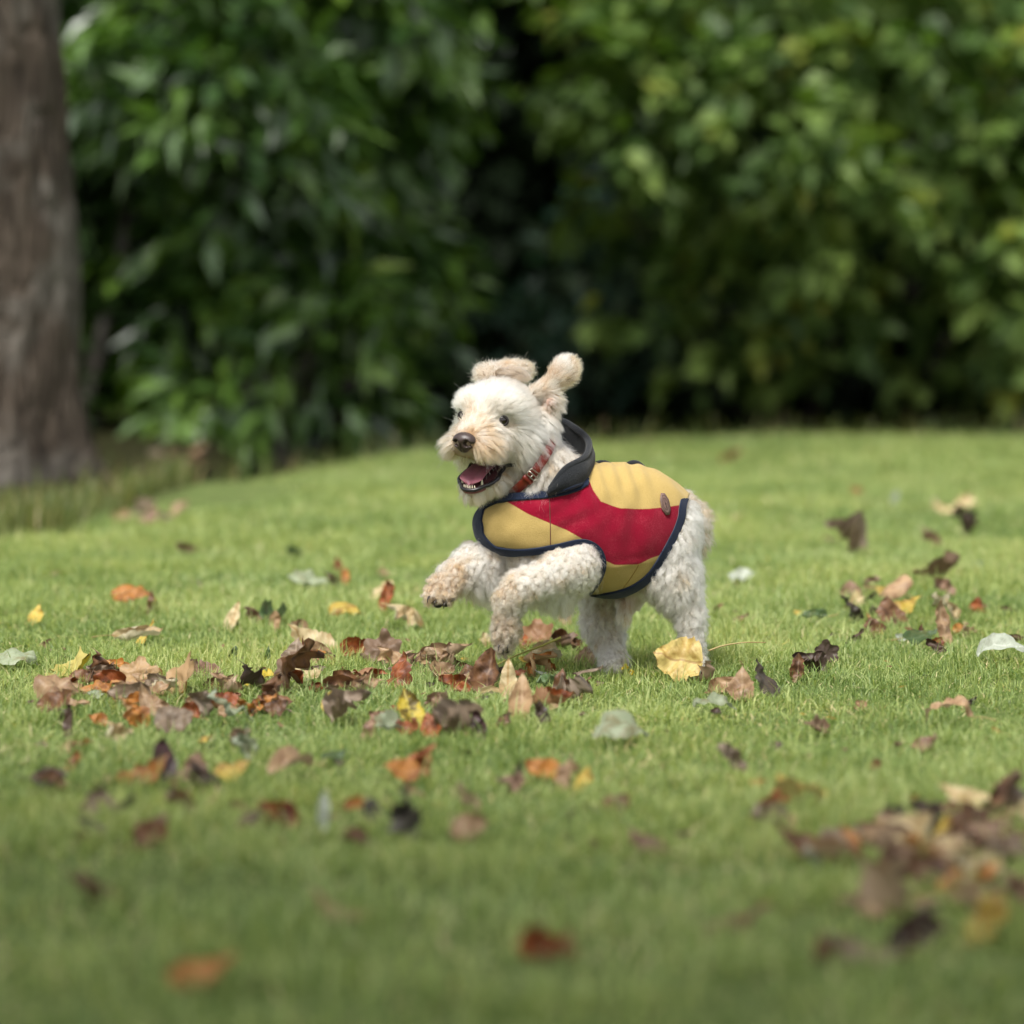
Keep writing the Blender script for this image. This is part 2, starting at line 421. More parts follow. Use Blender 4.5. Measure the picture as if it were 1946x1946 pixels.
shrub('laurel_shrub', 'tall glossy-leaved laurel shrub behind the dog\'s head, left of the dark gap', 'shrub', (-0.85, 15.0, 0),
      [B(420, 470, 15.7, .36), B(590, 400, 15.6, .36), B(730, 470, 15.9, .28), B(430, 730, 15.3, .30), B(590, 640, 15.2, .30), B(690, 760, 15.6, .26), B(380, 600, 15.5, .22), B(770, 600, 15.8, .2),
       B(820, 500, 16.1, .16), B(540, 830, 15.4, .22, .25, .14), B(700, 862, 15.6, .16, .2, .10), B(480, 200, 14.9, .5), B(690, 180, 15.6, .42), B(380, 60, 15.1, .5), B(640, -60, 15.2, .6),
       B(560, -400, 15.6, .8)],
      84, 0.20, 0.075, LAUREL, zmin=-.2, seed=11, r0=0.035)
shrub('evergreen_shrub', 'dark dull-leaved shrub between the brown tree trunk and the laurel', 'shrub', (-1.75, 15.6, 0),
      [B(210, 420, 16, .30), B(170, 640, 16, .26), B(270, 560, 15.8, .22), B(235, 800, 15.8, .22), B(100, 300, 15.8, .5), B(250, 160, 15.8, .5), B(40, 600, 16, .5), B(150, 0, 16, .6), B(60, 840, 15.4, .3), B(-200, 600, 15.6, .6), B(-220, 200, 15.8, .7), B(250, -300, 16.2, .7)],
      95, 0.15, 0.06, YEW, seed=12, r0=0.05)
shrub('bamboo_shrub', 'sparse blue-green shrub in the dark gap right of the laurel', 'shrub', (0.2, 18.0, 0),
      [B(1110, 520, 17.6, .28), B(1040, 610, 17.4, .24, .2, .12), B(1130, 700, 17.5, .28), B(960, 640, 17.5, .22, .2, .16), B(1050, 760, 17.8, .25), B(1180, 380, 17.8, .3)],
      70, 0.13, 0.035, TEAL, seed=13, r0=0.03, down=0.1)
shrub('spreading_tree', 'broad low tree with drooping mid-green leaves behind the dog\'s back', 'tree', (1.25, 17.4, 0),
      [B(1190, 400, 17.0, .28, .3, .2), B(1390, 390, 17.0, .30, .3, .18), B(1340, 520, 16.9, .34, .3, .20), B(1500, 510, 16.8, .34, .3, .2), B(1220, 590, 17.0, .22, .25, .12),
       B(1430, 650, 16.9, .28, .3, .17), B(1590, 620, 16.8, .30, .3, .17), B(1370, 725, 17.0, .20, .25, .12), B(1540, 740, 17.0, .26, .25, .12), B(1690, 560, 17.1, .24, .25, .16),
       B(1600, 400, 16.3, .36), B(1460, 250, 16.3, .45), B(1250, 200, 16.5, .42), B(1180, 60, 16.8, .5), B(1420, 20, 16.6, .55), B(1650, 150, 16.6, .5), B(1500, -300, 17, .9)],
      50, 0.15, 0.105, MAPLE, zmin=.10, seed=14, r0=0.07, group='trees behind the lawn')
shrub('bushy_tree', 'darker bushy tree reaching the right edge, beside the broad low tree', 'tree', (2.35, 18.0, 0),
      [B(1790, 480, 17.2, .26), B(1850, 620, 17.2, .26), B(1740, 720, 17.2, .20, .25, .14), B(1910, 730, 17.3, .22), B(1930, 480, 16.8, .4), B(1800, 300, 17, .5), B(1950, 150, 17.2, .6), B(2100, 560, 16.8, .6), B(2150, 200, 17.2, .7), B(1850, -100, 17.4, .8)],
      62, 0.15, 0.10, MAPLE, zmin=.08, seed=15, r0=0.06, group='trees behind the lawn')
# the dark wood behind and the high canopy over the shrubs
wb = []
r = np.random.default_rng(5)
for x in np.arange(-7.7, 8, 1.1):
    for z in (0.1, .6, 1.1, 1.7, 2.6, 3.6, 4.6, 5.6, 6.6, 7.6):
        wb.append((x + r.normal(0, .2), 23.5 + r.normal(0, .4) + 0.1 * z, z, .95, .8, .95))
for x in np.arange(-6.5, 7, .8): wb.append((x, 21.0 + r.normal(0, .4), -.05, .75, .6, .45))
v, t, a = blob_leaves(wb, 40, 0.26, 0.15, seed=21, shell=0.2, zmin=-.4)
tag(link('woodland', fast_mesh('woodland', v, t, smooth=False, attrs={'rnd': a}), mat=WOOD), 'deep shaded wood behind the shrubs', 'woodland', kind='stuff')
for nm, lab, bx, by, h, rr in (('canopy_tree', 'tall dark tree behind the broad low tree at right', 2.3, 21.6, 5.4, 0.17),
                           ('canopy_tree', 'tall dark tree hidden behind the left shrubs', -2.9, 21.0, 5.2, 0.18)):
    root = empty(nm, (bx, by, 0)); tag(root, lab, 'tree', 'tall trees of the wood')
    p = catmull([(bx, by, -.1), (bx + .05, by, 2.0), (bx - .05, by - .2, 4.2), (bx, by - .3, h + 1.5)], 16)
    v, f = tube(p, np.linspace(rr, rr * .4, 16), 12); add_child('trunk', fast_mesh('trunk', v, f), root, DBARK)
    bl = [(bx + dx, by + dy, h + dz, 1.2, 1.2, .55) for dx, dy, dz in ((0, -.6, .3), (-1.3, -1.4, 0), (1.3, -1.4, .1), (-1.2, .3, .2), (1.2, .3, .3), (-.2, -.9, 1.3))]
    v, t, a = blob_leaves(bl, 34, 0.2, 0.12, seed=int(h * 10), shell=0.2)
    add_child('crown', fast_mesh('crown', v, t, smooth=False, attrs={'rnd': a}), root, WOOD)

# big trunk at the left edge
tx, ty = -1.68, 12.85
root = empty('park_tree', (tx, ty, 0.05)); tag(root, 'large brown-barked tree trunk with pale patches at the left edge', 'tree')
ringn = 64; lev = 90; Vv = []
for i in range(lev):
    z = -0.1 + 6.2 * (i / (lev - 1)) ** 1.6
    r_ = 0.262 - 0.022 * z + 0.035 * math.exp(-max(z, 0) / 0.10)
    for k in range(ringn):
        a = 2 * math.pi * k / ringn
        flare = 0.03 * math.exp(-max(z, 0) / 0.15) * math.cos(5 * a + 1)
        Vv.append([tx + 0.045 * z * -0.6 + 0.0, ty, z + 0.05] + 0 * np.array([0, 0, 0]) + (r_ + flare) * np.array([math.cos(a), math.sin(a), 0]))
Vv = np.array(Vv); ctr = Vv.reshape(lev, ringn, 3).mean(1, keepdims=True)
dv = (Vv.reshape(lev, ringn, 3) - ctr)
nn = vnoise(Vv * np.array([1, 1, .35]), 22).reshape(lev, ringn, 1) * 0.07 + np.abs(vnoise(Vv * np.array([1, 1, .12]), 30)).reshape(lev, ringn, 1) * 0.05 + vnoise(Vv * np.array([1, 1, .5]), 6).reshape(lev, ringn, 1) * 0.06
Vv = (ctr + dv * (1 + nn)).reshape(-1, 3)
ii = np.arange(lev * ringn).reshape(lev, ringn); jj = np.roll(ii, -1, 1)
F = np.stack([ii[:-1], jj[:-1], jj[1:], ii[1:]], -1).reshape(-1, 4)
add_child('trunk', fast_mesh('trunk', Vv, F), root, BARK)
bl = [(tx + dx, ty + dy, 6.2 + dz, 1.4, 1.4, .7) for dx, dy, dz in ((0, 0, 1), (1.6, .8, .2), (-1.6, 0, .2), (0, -1.2, .4), (.3, 1.8, .2), (2.4, 2.2, .1))]
v, t, a = blob_leaves(bl, 20, 0.16, 0.1, seed=31, shell=0.3)
add_child('crown', fast_mesh('crown', v, t, smooth=False, attrs={'rnd': a}), root, MAPLE)
v = limbs((tx - .1, ty, 4.6), [b[:3] for b in bl], 0.09, 4)
add_child('limb', v, root, BARK)

# unseen tree added left of and behind the camera to shade the nearest grass
root = empty('added_shade_tree', (-3.4, 0.4, 0)); tag(root, 'unseen tree added to shade the grass nearest the camera', 'tree')
p = catmull([(-3.4, .4, -.1), (-3.35, .4, 2.0), (-3.1, .5, 3.6), (-2.6, .7, 5.2)], 16)
v, f = tube(p, np.linspace(.2, .09, 16), 12); add_child('trunk', fast_mesh('trunk', v, f), root, BARK)
bl = [(-2.6, 1.1, 4.6, 1.3, 1.3, .5), (-1.3, 1.7, 4.3, 1.2, 1.1, .45), (.2, 1.5, 4.4, 1.2, 1.1, .45), (1.6, 1.0, 4.6, 1.1, 1.0, .4), (-.4, .2, 4.9, 1.3, 1.1, .5), (-2.0, 2.6, 4.2, 1.0, .8, .35), (-.7, .6, 4.0, 1.2, 1.0, .4), (.9, .2, 4.1, 1.2, 1.0, .4)]
add_child('limb', limbs((-3.1, .5, 3.7), [b[:3] for b in bl], .07, 9), root, BARK)
v, t, a = blob_leaves(bl, 44, .17, .11, seed=77, shell=.3); add_child('crown', fast_mesh('crown', v, t, smooth=False, attrs={'rnd': a}), root, MAPLE)
# ================================================================== the dog
# head frame: f forward out of the face, l to the dog's left, u up
TH = math.radians(28)
hf = nrm(np.array([-math.sin(TH), -math.cos(TH), -0.03]))
hl = np.array([math.cos(TH), -math.sin(TH), -0.07]); hl = nrm(hl - hf * hl.dot(hf)); hu = np.cross(hf, hl) * -1
if hu[2] < 0: hu = -hu
E0 = W(921, 795, -0.13)
def H(f, l, u): return E0 + hf * f + hl * l + hu * u
YAW = math.radians(25)
bf = np.array([-math.cos(YAW), -math.sin(YAW), 0.0]); bs = np.array([math.sin(YAW), -math.cos(YAW), 0.0]); up = np.array([0, 0, 1.0])
B0 = W(1110, 1000, 0.0)

PR = []   # primitives: each carries shape, blend, and the character of the coat of hair over it
def style(**kw):
    d = dict(len=0.016, groom=(0, 0, -1), lift=0.8, curl=1.0, tan=0.15, dens=1.0, clump=0.006, blend=0.012, dirt=0.0, fur=1.0)
    d.update(kw); return d
def cone(a, b, ra, rb, **kw): PR.append(('c', np.array(a), np.array(b), ra, rb, style(**kw)))
def ell(c, R, ax=None, **kw): PR.append(('e', np.array(c), np.array(R, float), np.eye(3) if ax is None else np.array(ax), None, style(**kw)))
HA = [hf, hl, hu]
def hell(f, l, u, R, **kw): ell(H(f, l, u), R, HA, **kw)
def sd(pr, P):
    if pr[0] == 'c':
        _, a, b, ra, rb, _s = pr; ab = b - a; t = np.clip(((P - a) @ ab) / (ab @ ab), 0, 1)
        return np.linalg.norm(P - a - t[..., None] * ab, axis=-1) - (ra + (rb - ra) * t)
    _, c, R, ax, _, _s = pr
    q = (P - c) @ ax.T; k0 = np.linalg.norm(q / R, axis=-1); k1 = np.linalg.norm(q / (R * R), axis=-1) + 1e-9
    return k0 * (k0 - 1) / k1
HS = dict(groom=tuple(-hf * 0.7 + hu * 0.25), lift=0.38, curl=0.30, len=0.014, tan=0.03, clump=0.008)
# skull and face
hell(-.052, 0, -.002, (.074, .064, .064), **HS)
for s in (1, -1):
    hell(-.012, s * .031, .026, (.028, .026, .020), **{**HS, 'groom': tuple(-hf * .2 + hu * .6 + hl * s * .6), 'len': .010, 'blend': .014})
    hell(-.060, s * .040, -.042, (.052, .040, .046), **{**HS, 'groom': tuple(-hf * .6 - hu * .75 + hl * s * .2), 'len': .018, 'curl': .4, 'lift': .42})
    hell(-.004, s * .030, -.030, (.030, .022, .022), **{**HS, 'groom': tuple(-hf * .3 - hu * .8 + hl * s * .5), 'tan': .35, 'len': .010, 'blend': .016})
    hell(.038, s * .022, -.045, (.033, .027, .019), **{**HS, 'groom': tuple(-hf * .25 - hu * .75 + hl * s * .6), 'tan': .85, 'len': .0165, 'lift': .42, 'curl': .5, 'blend': .010})
    hell(-.012, s * .020, -.112, (.046, .019, .019), **{**HS, 'groom': tuple(-hf * .5 - hu * .9), 'tan': .35, 'len': .011, 'blend': .006})
hell(.040, 0, -.047, (.027, .034, .0195), **{**HS, 'groom': tuple(-hu * .9 - hf * .2), 'tan': .9, 'len': .012, 'blend': .010})
cone(H(-.01, 0, -.008), H(.052, 0, -.030), .030, .021, **{**HS, 'groom': tuple(-hf * .8 + hu * .5), 'tan': .75, 'len': .009, 'blend': .014})
cone(H(-.05, 0, -.085), H(.030, 0, -.124), .034, .018, **{**HS, 'groom': tuple(-hf * .6 - hu * .8), 'tan': .4, 'len': .012, 'blend': .006})
# neck
cone(H(-.075, 0, -.045), W(1050, 948, -.03), .056, .080, tan=.32, groom=tuple(nrm(bf * .2 - up)), len=.015, curl=.8, clump=.008)
NECK = PR[-1]
# near ear, blown up and open
ES = dict(tan=.75, len=.0085, curl=.22, lift=.35, blend=.010, clump=.005)
cone(W(1020, 745, -.07), W(1054, 723, -.065), .0125, .011, **{**ES, 'groom': (.7, 0, .6), 'tan': .4})
EARR = W(1050, 732, -.062)
ell(W(1074, 707, -.06), (.0275, .0045, .0235), [nrm(np.array([.30, .25, .92])), nrm(np.array([-.35, .94, -.1])), nrm(np.array([.85, .2, -.5]))], **{**ES, 'rad': EARR, 'len': .0090, 'lift': .05, 'curl': .08, 'tan': .80, 'clump': .004})
ell(W(1066, 700, -.072), (.0150, .004, .0120), [nrm(np.array([.45, .25, .88])), nrm(np.array([-.35, .94, -.1])), nrm(np.array([.85, .2, -.5]))], **{**ES, 'rad': EARR, 'len': .011, 'lift': .08, 'curl': .05, 'tan': .30, 'dirt': -.35})
ell(W(1050, 764, -.07), (.0190, .007, .0150), [nrm(np.array([.5, .1, -.8])), nrm(np.array([-.1, 1, 0])), nrm(np.array([1, .1, .4]))], **{**ES, 'rad': W(1035, 752, -.07), 'len': .0115, 'lift': .2, 'curl': .12, 'tan': .5})
ell(W(1030, 812, -.065), (.024, .022, .034), tan=.35, len=.014, curl=.5, groom=tuple(nrm(bf * -.4 - up)))
ell(W(1045, 766, -.084), (.008, .004, .009), **{**ES, 'groom': (.8, 0, -.5), 'dirt': -1, 'len': .004, 'curl': .1, 'blend': .004})
# far ear, folded over the crown
ell(W(964, 711, -.035), (.044, .015, .0215), [nrm(np.array([1, .3, .12])), nrm(np.array([-.3, 1, .0])), nrm(np.array([-.12, 0, 1]))], **{**ES, 'groom': (.5, -.1, .45), 'tan': .7, 'curl': .9, 'blend': .008})
ell(W(970, 712, -.068), (.031, .006, .0130), [nrm(np.array([1, .3, -.12])), nrm(np.array([-.3, 1, .0])), nrm(np.array([.12, 0, 1]))], **{**ES, 'groom': (1, -.1, -.15), 'tan': 1.0, 'curl': .15, 'dirt': .9, 'len': .008, 'lift': .12, 'blend': .005})
ell(W(926, 714, -.045), (.020, .014, .016), **{**ES, 'groom': (-.5, 0, .5), 'tan': .3, 'curl': .8, 'blend': .008})
# trunk of the body
def BP(b, s, py): 
    p = B0 + bf * b + bs * s; q = W(1110, py, 0.0); return np.array([p[0], p[1], q[2]])
BA = [bf, bs, up]
ell(BP(.110, 0, 990), (.088, .072, .073), BA, tan=.3, len=.014)
ell(BP(.03, 0, 1000), (.12, .092, .105), BA, tan=.2)
ell(BP(-.09, 0, 1000), (.12, .088, .098), BA, tan=.12)
ell(BP(-.145, 0, 1012), (.062, .078, .073), BA, tan=.05, curl=.8)
ell(BP(-.04, 0, 1075), (.09, .05, .045), BA, tan=.35, len=.008, curl=.2, dirt=.0)
ell(BP(.10, .0, 1052), (.052, .058, .040), BA, tan=.30, len=.015)
# near (left) foreleg: forearm reaching forward, pastern hanging
LS = dict(len=.0082, curl=1.0, lift=.8, clump=.0075)
cone(W(1075, 1040, -.09), W(1090, 1080, -.12), .045, .0355, **{**LS, 'tan': .18, 'groom': (.3, 0, -.7)})
cone(W(1090, 1080, -.12), W(990, 1115, -.155), .0345, .0235, **{**LS, 'tan': .24, 'groom': (-.3, 0, -.7)})
cone(W(1062, 1120, -.11), W(1030, 1118, -.12), .024, .02, **{**LS, 'tan': .02, 'len': .018, 'groom': (.3, 0, -1), 'curl': .6})
cone(W(990, 1115, -.155), W(968, 1140, -.155), .0235, .0190, **{**LS, 'tan': .35, 'groom': (-.3, 0, -.7)})
cone(W(968, 1140, -.155), W(962, 1195, -.15), .0190, .0155, **{**LS, 'tan': .6, 'groom': (-.1, 0, -1), 'dirt': .55})
cone(W(962, 1195, -.15), W(958, 1225, -.15), .0155, .0105, **{**LS, 'tan': .75, 'groom': (.0, 0, -1), 'dirt': .95, 'len': .010})
# far (right) foreleg lifted forward
cone(W(955, 1042, -.03), W(905, 1074, -.07), .040, .034, **{**LS, 'tan': .2, 'groom': (-.3, 0, -.7)})
cone(W(905, 1074, -.07), W(866, 1094, -.10), .033, .022, **{**LS, 'tan': .18, 'groom': (-.5, 0, -.6)})
cone(W(926, 1104, -.07), W(905, 1108, -.08), .023, .018, **{**LS, 'tan': .02, 'len': .018, 'groom': (.4, 0, -1), 'curl': .5})
cone(W(866, 1094, -.10), W(838, 1120, -.12), .021, .020, **{**LS, 'tan': .95, 'dirt': .30, 'groom': (-.6, 0, -.5), 'len': .010})
for i, (x, y) in enumerate(((820, 1128), (833, 1133), (849, 1130))):
    cone(W(x + 8, y - 12, -.12), W(x, y + 4, -.135), .010, .009, **{**LS, 'tan': .85, 'dirt': .2, 'len': .007, 'groom': (-.4, -.3, -.8), 'blend': .004})
# near (left) hind leg
cone(W(1258, 1000, .015), W(1280, 1092, .01), .054, .035, tan=.02, groom=(.1, 0, -1), curl=.75, len=.015, clump=.009)
cone(W(1235, 1085, .01), W(1280, 1125, .01), .034, .028, tan=.3, groom=(.1, 0, -1), curl=1., len=.013, clump=.009)
cone(W(1284, 1092, .01), W(1311, 1172, .01), .035, .0165, tan=.06, groom=(.1, 0, -1), curl=.8, len=.014, clump=.009)
cone(W(1312, 1172, .01), W(1316, 1262, .01), .0150, .0135, tan=.05, groom=(.0, 0, -1), len=.012)
cone(W(1318, 1268, .01), W(1300, 1280, -.02), .0155, .011, tan=.1, groom=(-.2, 0, -1), len=.010)
# far (right) hind leg brought forward
cone(W(1215, 1040, .12), W(1150, 1112, .11), .055, .040, tan=.3, groom=(0, 0, -1))
cone(W(1150, 1112, .11), W(1146, 1185, .11), .035, .0275, tan=.3, groom=(0, 0, -1), len=.012, curl=.9, clump=.008)
cone(W(1146, 1185, .11), W(1166, 1256, .08), .0275, .0125, tan=.16, groom=(.1, 0, -1), len=.012, clump=.008)
cone(W(1166, 1258, .08), W(1160, 1272, .05), .015, .012, tan=.08, groom=(0, 0, -1), len=.010)
cone(W(1208, 1095, .035), W(1196, 1136, .05), .036, .022, tan=.5, len=.007, curl=.1, lift=.3, groom=(-.2, 0, -1), dirt=-1)
cone(W(1190, 1146, .03), W(1187, 1166, .02), .011, .006, tan=.9, len=.014, curl=.1, lift=.3, groom=(.1, 0, -1), blend=.006)
# tail held down on the far side
cone(W(1294, 957, .11), W(1321, 985, .12), .020, .016, tan=.5, groom=(.3, 0, -1), len=.012)
cone(W(1321, 985, .12), W(1330, 1026, .12), .015, .010, dirt=.3, tan=.8, groom=(.1, 0, -1), len=.016)

MOUTH = ('e', H(.024, 0, -.0875), np.array([.072, .031, .0165]), np.array([nrm(hf * .93 - hu * .36), hl, nrm(hu * .93 + hf * .36)]), None, None)
def body_sdf(P):
    d = np.full(P.shape[:-1], 9.0, np.float32)
    for pr in PR:
        if pr[0] == 'c': lo = np.minimum(pr[1] - pr[3], pr[2] - pr[4]) - .05; hi = np.maximum(pr[1] + pr[3], pr[2] + pr[4]) + .05
        else: r_ = pr[2].max(); lo = pr[1] - r_ - .05; hi = pr[1] + r_ + .05
        m = np.all((P > lo) & (P < hi), -1)
        if not m.any(): continue
        a = d[m]; b = sd(pr, P[m]); k = pr[5]['blend'] * 1.6
        h = np.clip(k - np.abs(a - b), 0, None) / k
        d[m] = np.minimum(a, b) - h * h * k * .25
    a = d; b = -sd(MOUTH, P); k = .004
    h = np.clip(k - np.abs(a - b), 0, None) / k
    return np.maximum(a, b) + h * h * k * .25
lo = np.array([W(790, 1000, -.1)[0], W(1000, 1000, -.32)[1], -.01]); hi = np.array([W(1370, 1000, .1)[0], W(1000, 1000, .27)[1], W(1000, 640, 0)[2]])
h_ = .0034
dims = np.ceil((hi - lo) / h_).astype(int)
gx, gy, gz = [lo[i] + h_ * np.arange(dims[i]) for i in range(3)]
vol = np.empty(dims, np.float32)
for i in range(dims[0]):
    YY, ZZ = np.meshgrid(gy, gz, indexing='ij'); vol[i] = body_sdf(np.stack([np.full_like(YY, gx[i]), YY, ZZ], -1))
BV, BF = surface_nets(vol, lo, h_)
g = np.gradient(vol, h_)
def trilin(arr, P):
    q = (P - lo) / h_; i = np.clip(np.floor(q).astype(int), 0, dims - 2); f = q - i; r = 0
    for a in (0, 1):
        for b in (0, 1):
            for c in (0, 1):
                w = (f[:, 0] if a else 1 - f[:, 0]) * (f[:, 1] if b else 1 - f[:, 1]) * (f[:, 2] if c else 1 - f[:, 2])
                r = r + w * arr[i[:, 0] + a, i[:, 1] + b, i[:, 2] + c]
    return r
def normals(P): return nrm(np.stack([trilin(g[k], P) for k in range(3)], 1))

DOG = empty('dog', (B0[0], B0[1], 0.0))
tag(DOG, 'cream curly-coated dog running in a red and yellow fleece coat with its mouth open', 'dog')

# ---- coat-of-hair parameters at surface points
def params(P):
    ws = []; S = [pr[5] for pr in PR]
    for pr in PR: ws.append(np.exp(-np.clip(sd(pr, P), -.02, .2) / .006))
    Wt = np.stack(ws, 1); Wt /= Wt.sum(1, keepdims=True)
    out = {k: Wt @ np.array([s[k] for s in S]) for k in ('len', 'lift', 'curl', 'tan', 'clump', 'dirt')}
    Gm = np.stack([(P - s['rad']) / (np.linalg.norm(P - s['rad'], axis=1, keepdims=True) + 1e-6) if s.get('rad') is not None else np.tile(np.array(s['groom'], float), (len(P), 1)) for s in S], 1)
    out['groom'] = nrm((Wt[:, :, None] * Gm).sum(1))
    return out
EYE_P = [H(.0035, .0375, .000), H(.0050, -.0345, .001)]
NOSE_P = H(.076, 0, -.037)
CREAM = np.array([.53, .48, .405]); TAN = np.array([.33, .21, .118]); DIRT = np.array([.17, .135, .10]); PINK = np.array([.52, .33, .30])
def fur_color(P, tan, dirt, extra):
    t = np.clip(tan + .42 * vnoise(P, 55) + .22 * vnoise(P, 150) + extra, 0, 1)[:, None]
    c = CREAM * (1 - t) + TAN * t
    # warm stain under and behind the eyes
    for e in EYE_P:
        dd = np.linalg.norm(P - (e - hu * .012 - hf * .012), axis=1); w = (np.exp(-(dd / .015) ** 2) * .75)[:, None]; c = c * (1 - w) + TAN * w
    dp = np.clip(-dirt, 0, 1)[:, None] * .6; c = c * (1 - dp) + PINK * dp
    dk = (np.clip(dirt, 0, 1)[:, None]) * .8; c = c * (1 - dk) + DIRT * dk
    return c

# ================================================================== fleece coat: a lofted shell around the body, cut along its pattern
ST = [  # b, top px, bottom px, half width
    (.212, 990.8, 991.2, .0004), (.208, 972, 1010, .026), (.197, 955, 1028, .046), (.175, 934, 1046, .065), (.14, 915, 1064, .081), (.10, 900, 1085, .092),
    (.05, 888, 1110, .100), (.0, 881, 1128, .105), (-.05, 880, 1135, .106), (-.10, 882, 1130, .104), (-.14, 893, 1118, .100), (-.175, 917, 1105, .092),
    (-.205, 945, 1090, .078), (-.225, 968, 1070, .055), (-.236, 995, 1050, .02)]
ST = np.array(ST)
NB, NA = 240, 300
bb = np.interp(np.linspace(0, 1, NB), np.linspace(0, 1, len(ST)), ST[:, 0])
cur = catmull(ST, NB); bb = cur[:, 0]
ztop = np.array([W(1110, y, 0)[2] for y in cur[:, 1]]); zbot = np.array([W(1110, y, 0)[2] for y in cur[:, 2]]); hw = np.clip(cur[:, 3], .0004, 1)
ang = np.linspace(0, 2 * np.pi, NA, endpoint=False)      # 0 = top, toward the dog's left
ca, sa = np.cos(ang), np.sin(ang)
zc = (ztop + zbot) / 2; hz = (ztop - zbot) / 2
e_ = .88
sgn = lambda v, p: np.sign(v) * np.abs(v) ** p
CO = B0[None, None, :] * np.array([1, 1, 0]) + bf * bb[:, None, None] + bs * (hw[:, None] * sgn(sa, e_)[None, :])[:, :, None] + up * (zc[:, None] + hz[:, None] * sgn(ca, e_)[None, :])[:, :, None]
CO = CO.reshape(-1, 3)
ii = np.arange(NB * NA).reshape(NB, NA); jj = np.roll(ii, -1, 1)
CQ = np.stack([ii[:-1], jj[:-1], jj[1:], ii[1:]], -1).reshape(-1, 4)
def vert_normals(V, Q):
    a, b, c, d = [V[Q[:, k]] for k in range(4)]; n = np.cross(c - a, d - b); N = np.zeros_like(V)
    for k in range(4): np.add.at(N, Q[:, k], n)
    return nrm(N)
CN = vert_normals(CO, CQ)
if (CN[NA * 100] @ up) < 0: CN = -CN; CQ = CQ[:, ::-1]
# soft pleats running down from the back, and slack along the belly
mir = CO.copy(); sdist = (CO - B0) @ bs; far_ = sdist < 0; mir[far_] -= 2 * sdist[far_][:, None] * bs
cpx, cpy, _ = project(mir)
pleat = np.exp(-((cpx - 1165) / 75) ** 2) * np.clip((985 - cpy) / 70, 0, 1) * np.sin((cpx + (cpy - 900) * -.35) / 4.6) * .0020
pleat += np.exp(-((cpx - 1205) / 40) ** 2 - ((cpy - 985) / 60) ** 2) * np.sin((cpx + cpy * .25) / 9.0) * .0022
pleat += .0030 * vnoise(CO, 16) + .0014 * vnoise(CO, 42) + .0016 * np.exp(-((cpx - 1085) / 50) ** 2 - ((cpy - 985) / 45) ** 2) * np.sin((cpy + cpx * .5) / 6.5) + .0025 * np.exp(-((cpy - 1075 - (cpx - 1180) * -.15) / 7) ** 2 - ((cpx - 1200) / 40) ** 2)
CO = CO + CN * pleat[:, None]

def poly_sd(px, py, poly):
    """signed distance in px, positive inside"""
    poly = np.array(poly, float); n = len(poly); P = np.stack([px, py], 1); d = np.full(len(P), 1e9); ins = np.zeros(len(P), bool)
    for i in range(n):
        a, b = poly[i], poly[(i + 1) % n]; ab = b - a; t = np.clip(((P - a) @ ab) / (ab @ ab + 1e-9), 0, 1)
        d = np.minimum(d, np.linalg.norm(P - a - t[:, None] * ab, axis=1))
        c = ((a[1] > P[:, 1]) != (b[1] > P[:, 1])); xx = a[0] + (P[:, 1] - a[1]) / ((b[1] - a[1]) + 1e-12) * (b[0] - a[0]); ins ^= c & (P[:, 0] < xx)
    return np.where(ins, d, -d)
def smoothpoly(pts, n=220):
    P = catmull(np.array(pts + [pts[0]], float), n)[:-1]; return P
COAT_LOW = [(1332, 860), (1313, 930), (1303, 962), (1300, 985), (1289, 1014), (1266, 1056), (1242, 1094), (1210, 1119), (1172, 1134), (1130, 1142), (1082, 1146), (1106, 1128), (1128, 1104), (1139, 1078), (1137, 1056), (1124, 1041), (1100, 1036), (1050, 1046),
            (995, 1053), (952, 1050), (922, 1039), (906, 1026)]
OUT = smoothpoly([(903, 1024), (900, 990), (905, 953), (925, 944), (960, 941), (1000, 938), (1045, 935), (1085, 926), (1112, 915)], 160)
OUT = np.vstack([catmull(np.array([(850, 1015)] + [(900, 1022)] + COAT_LOW[::-1][1:], float), 260), [(1332, 840), (1118, 835), (1118, 900)], catmull(np.array([(1114, 912), (1085, 926), (1045, 936), (1000, 939), (960, 942), (920, 946), (850, 952)], float), 80)])
TRIM_OUT = np.vstack([catmull(np.array([(900, 1000), (904, 1022)] + COAT_LOW[::-1][1:], float), 260), [(1332, 840), (1118, 835), (1118, 900)], catmull(np.array([(1114, 912), (1085, 926), (1045, 936), (1000, 939), (960, 942), (925, 947), (905, 958), (898, 985), (899, 1000)], float), 100)])
sdo = poly_sd(cpx, cpy, OUT)
sdt = poly_sd(cpx, cpy, TRIM_OUT)
RED = [(952, 946), (1004, 977), (1044, 994), (1078, 1008), (1106, 1024), (1122, 1042), (1140, 1061), (1168, 1073), (1212, 1072), (1233, 1062), (1255, 1055), (1330, 1045), (1320, 955), (1296, 959), (1262, 964), (1230, 967), (1181, 966), (1143, 952), (1128, 930), (1118, 905), (1100, 890), (950, 900)]
sdr = poly_sd(cpx, cpy, RED)

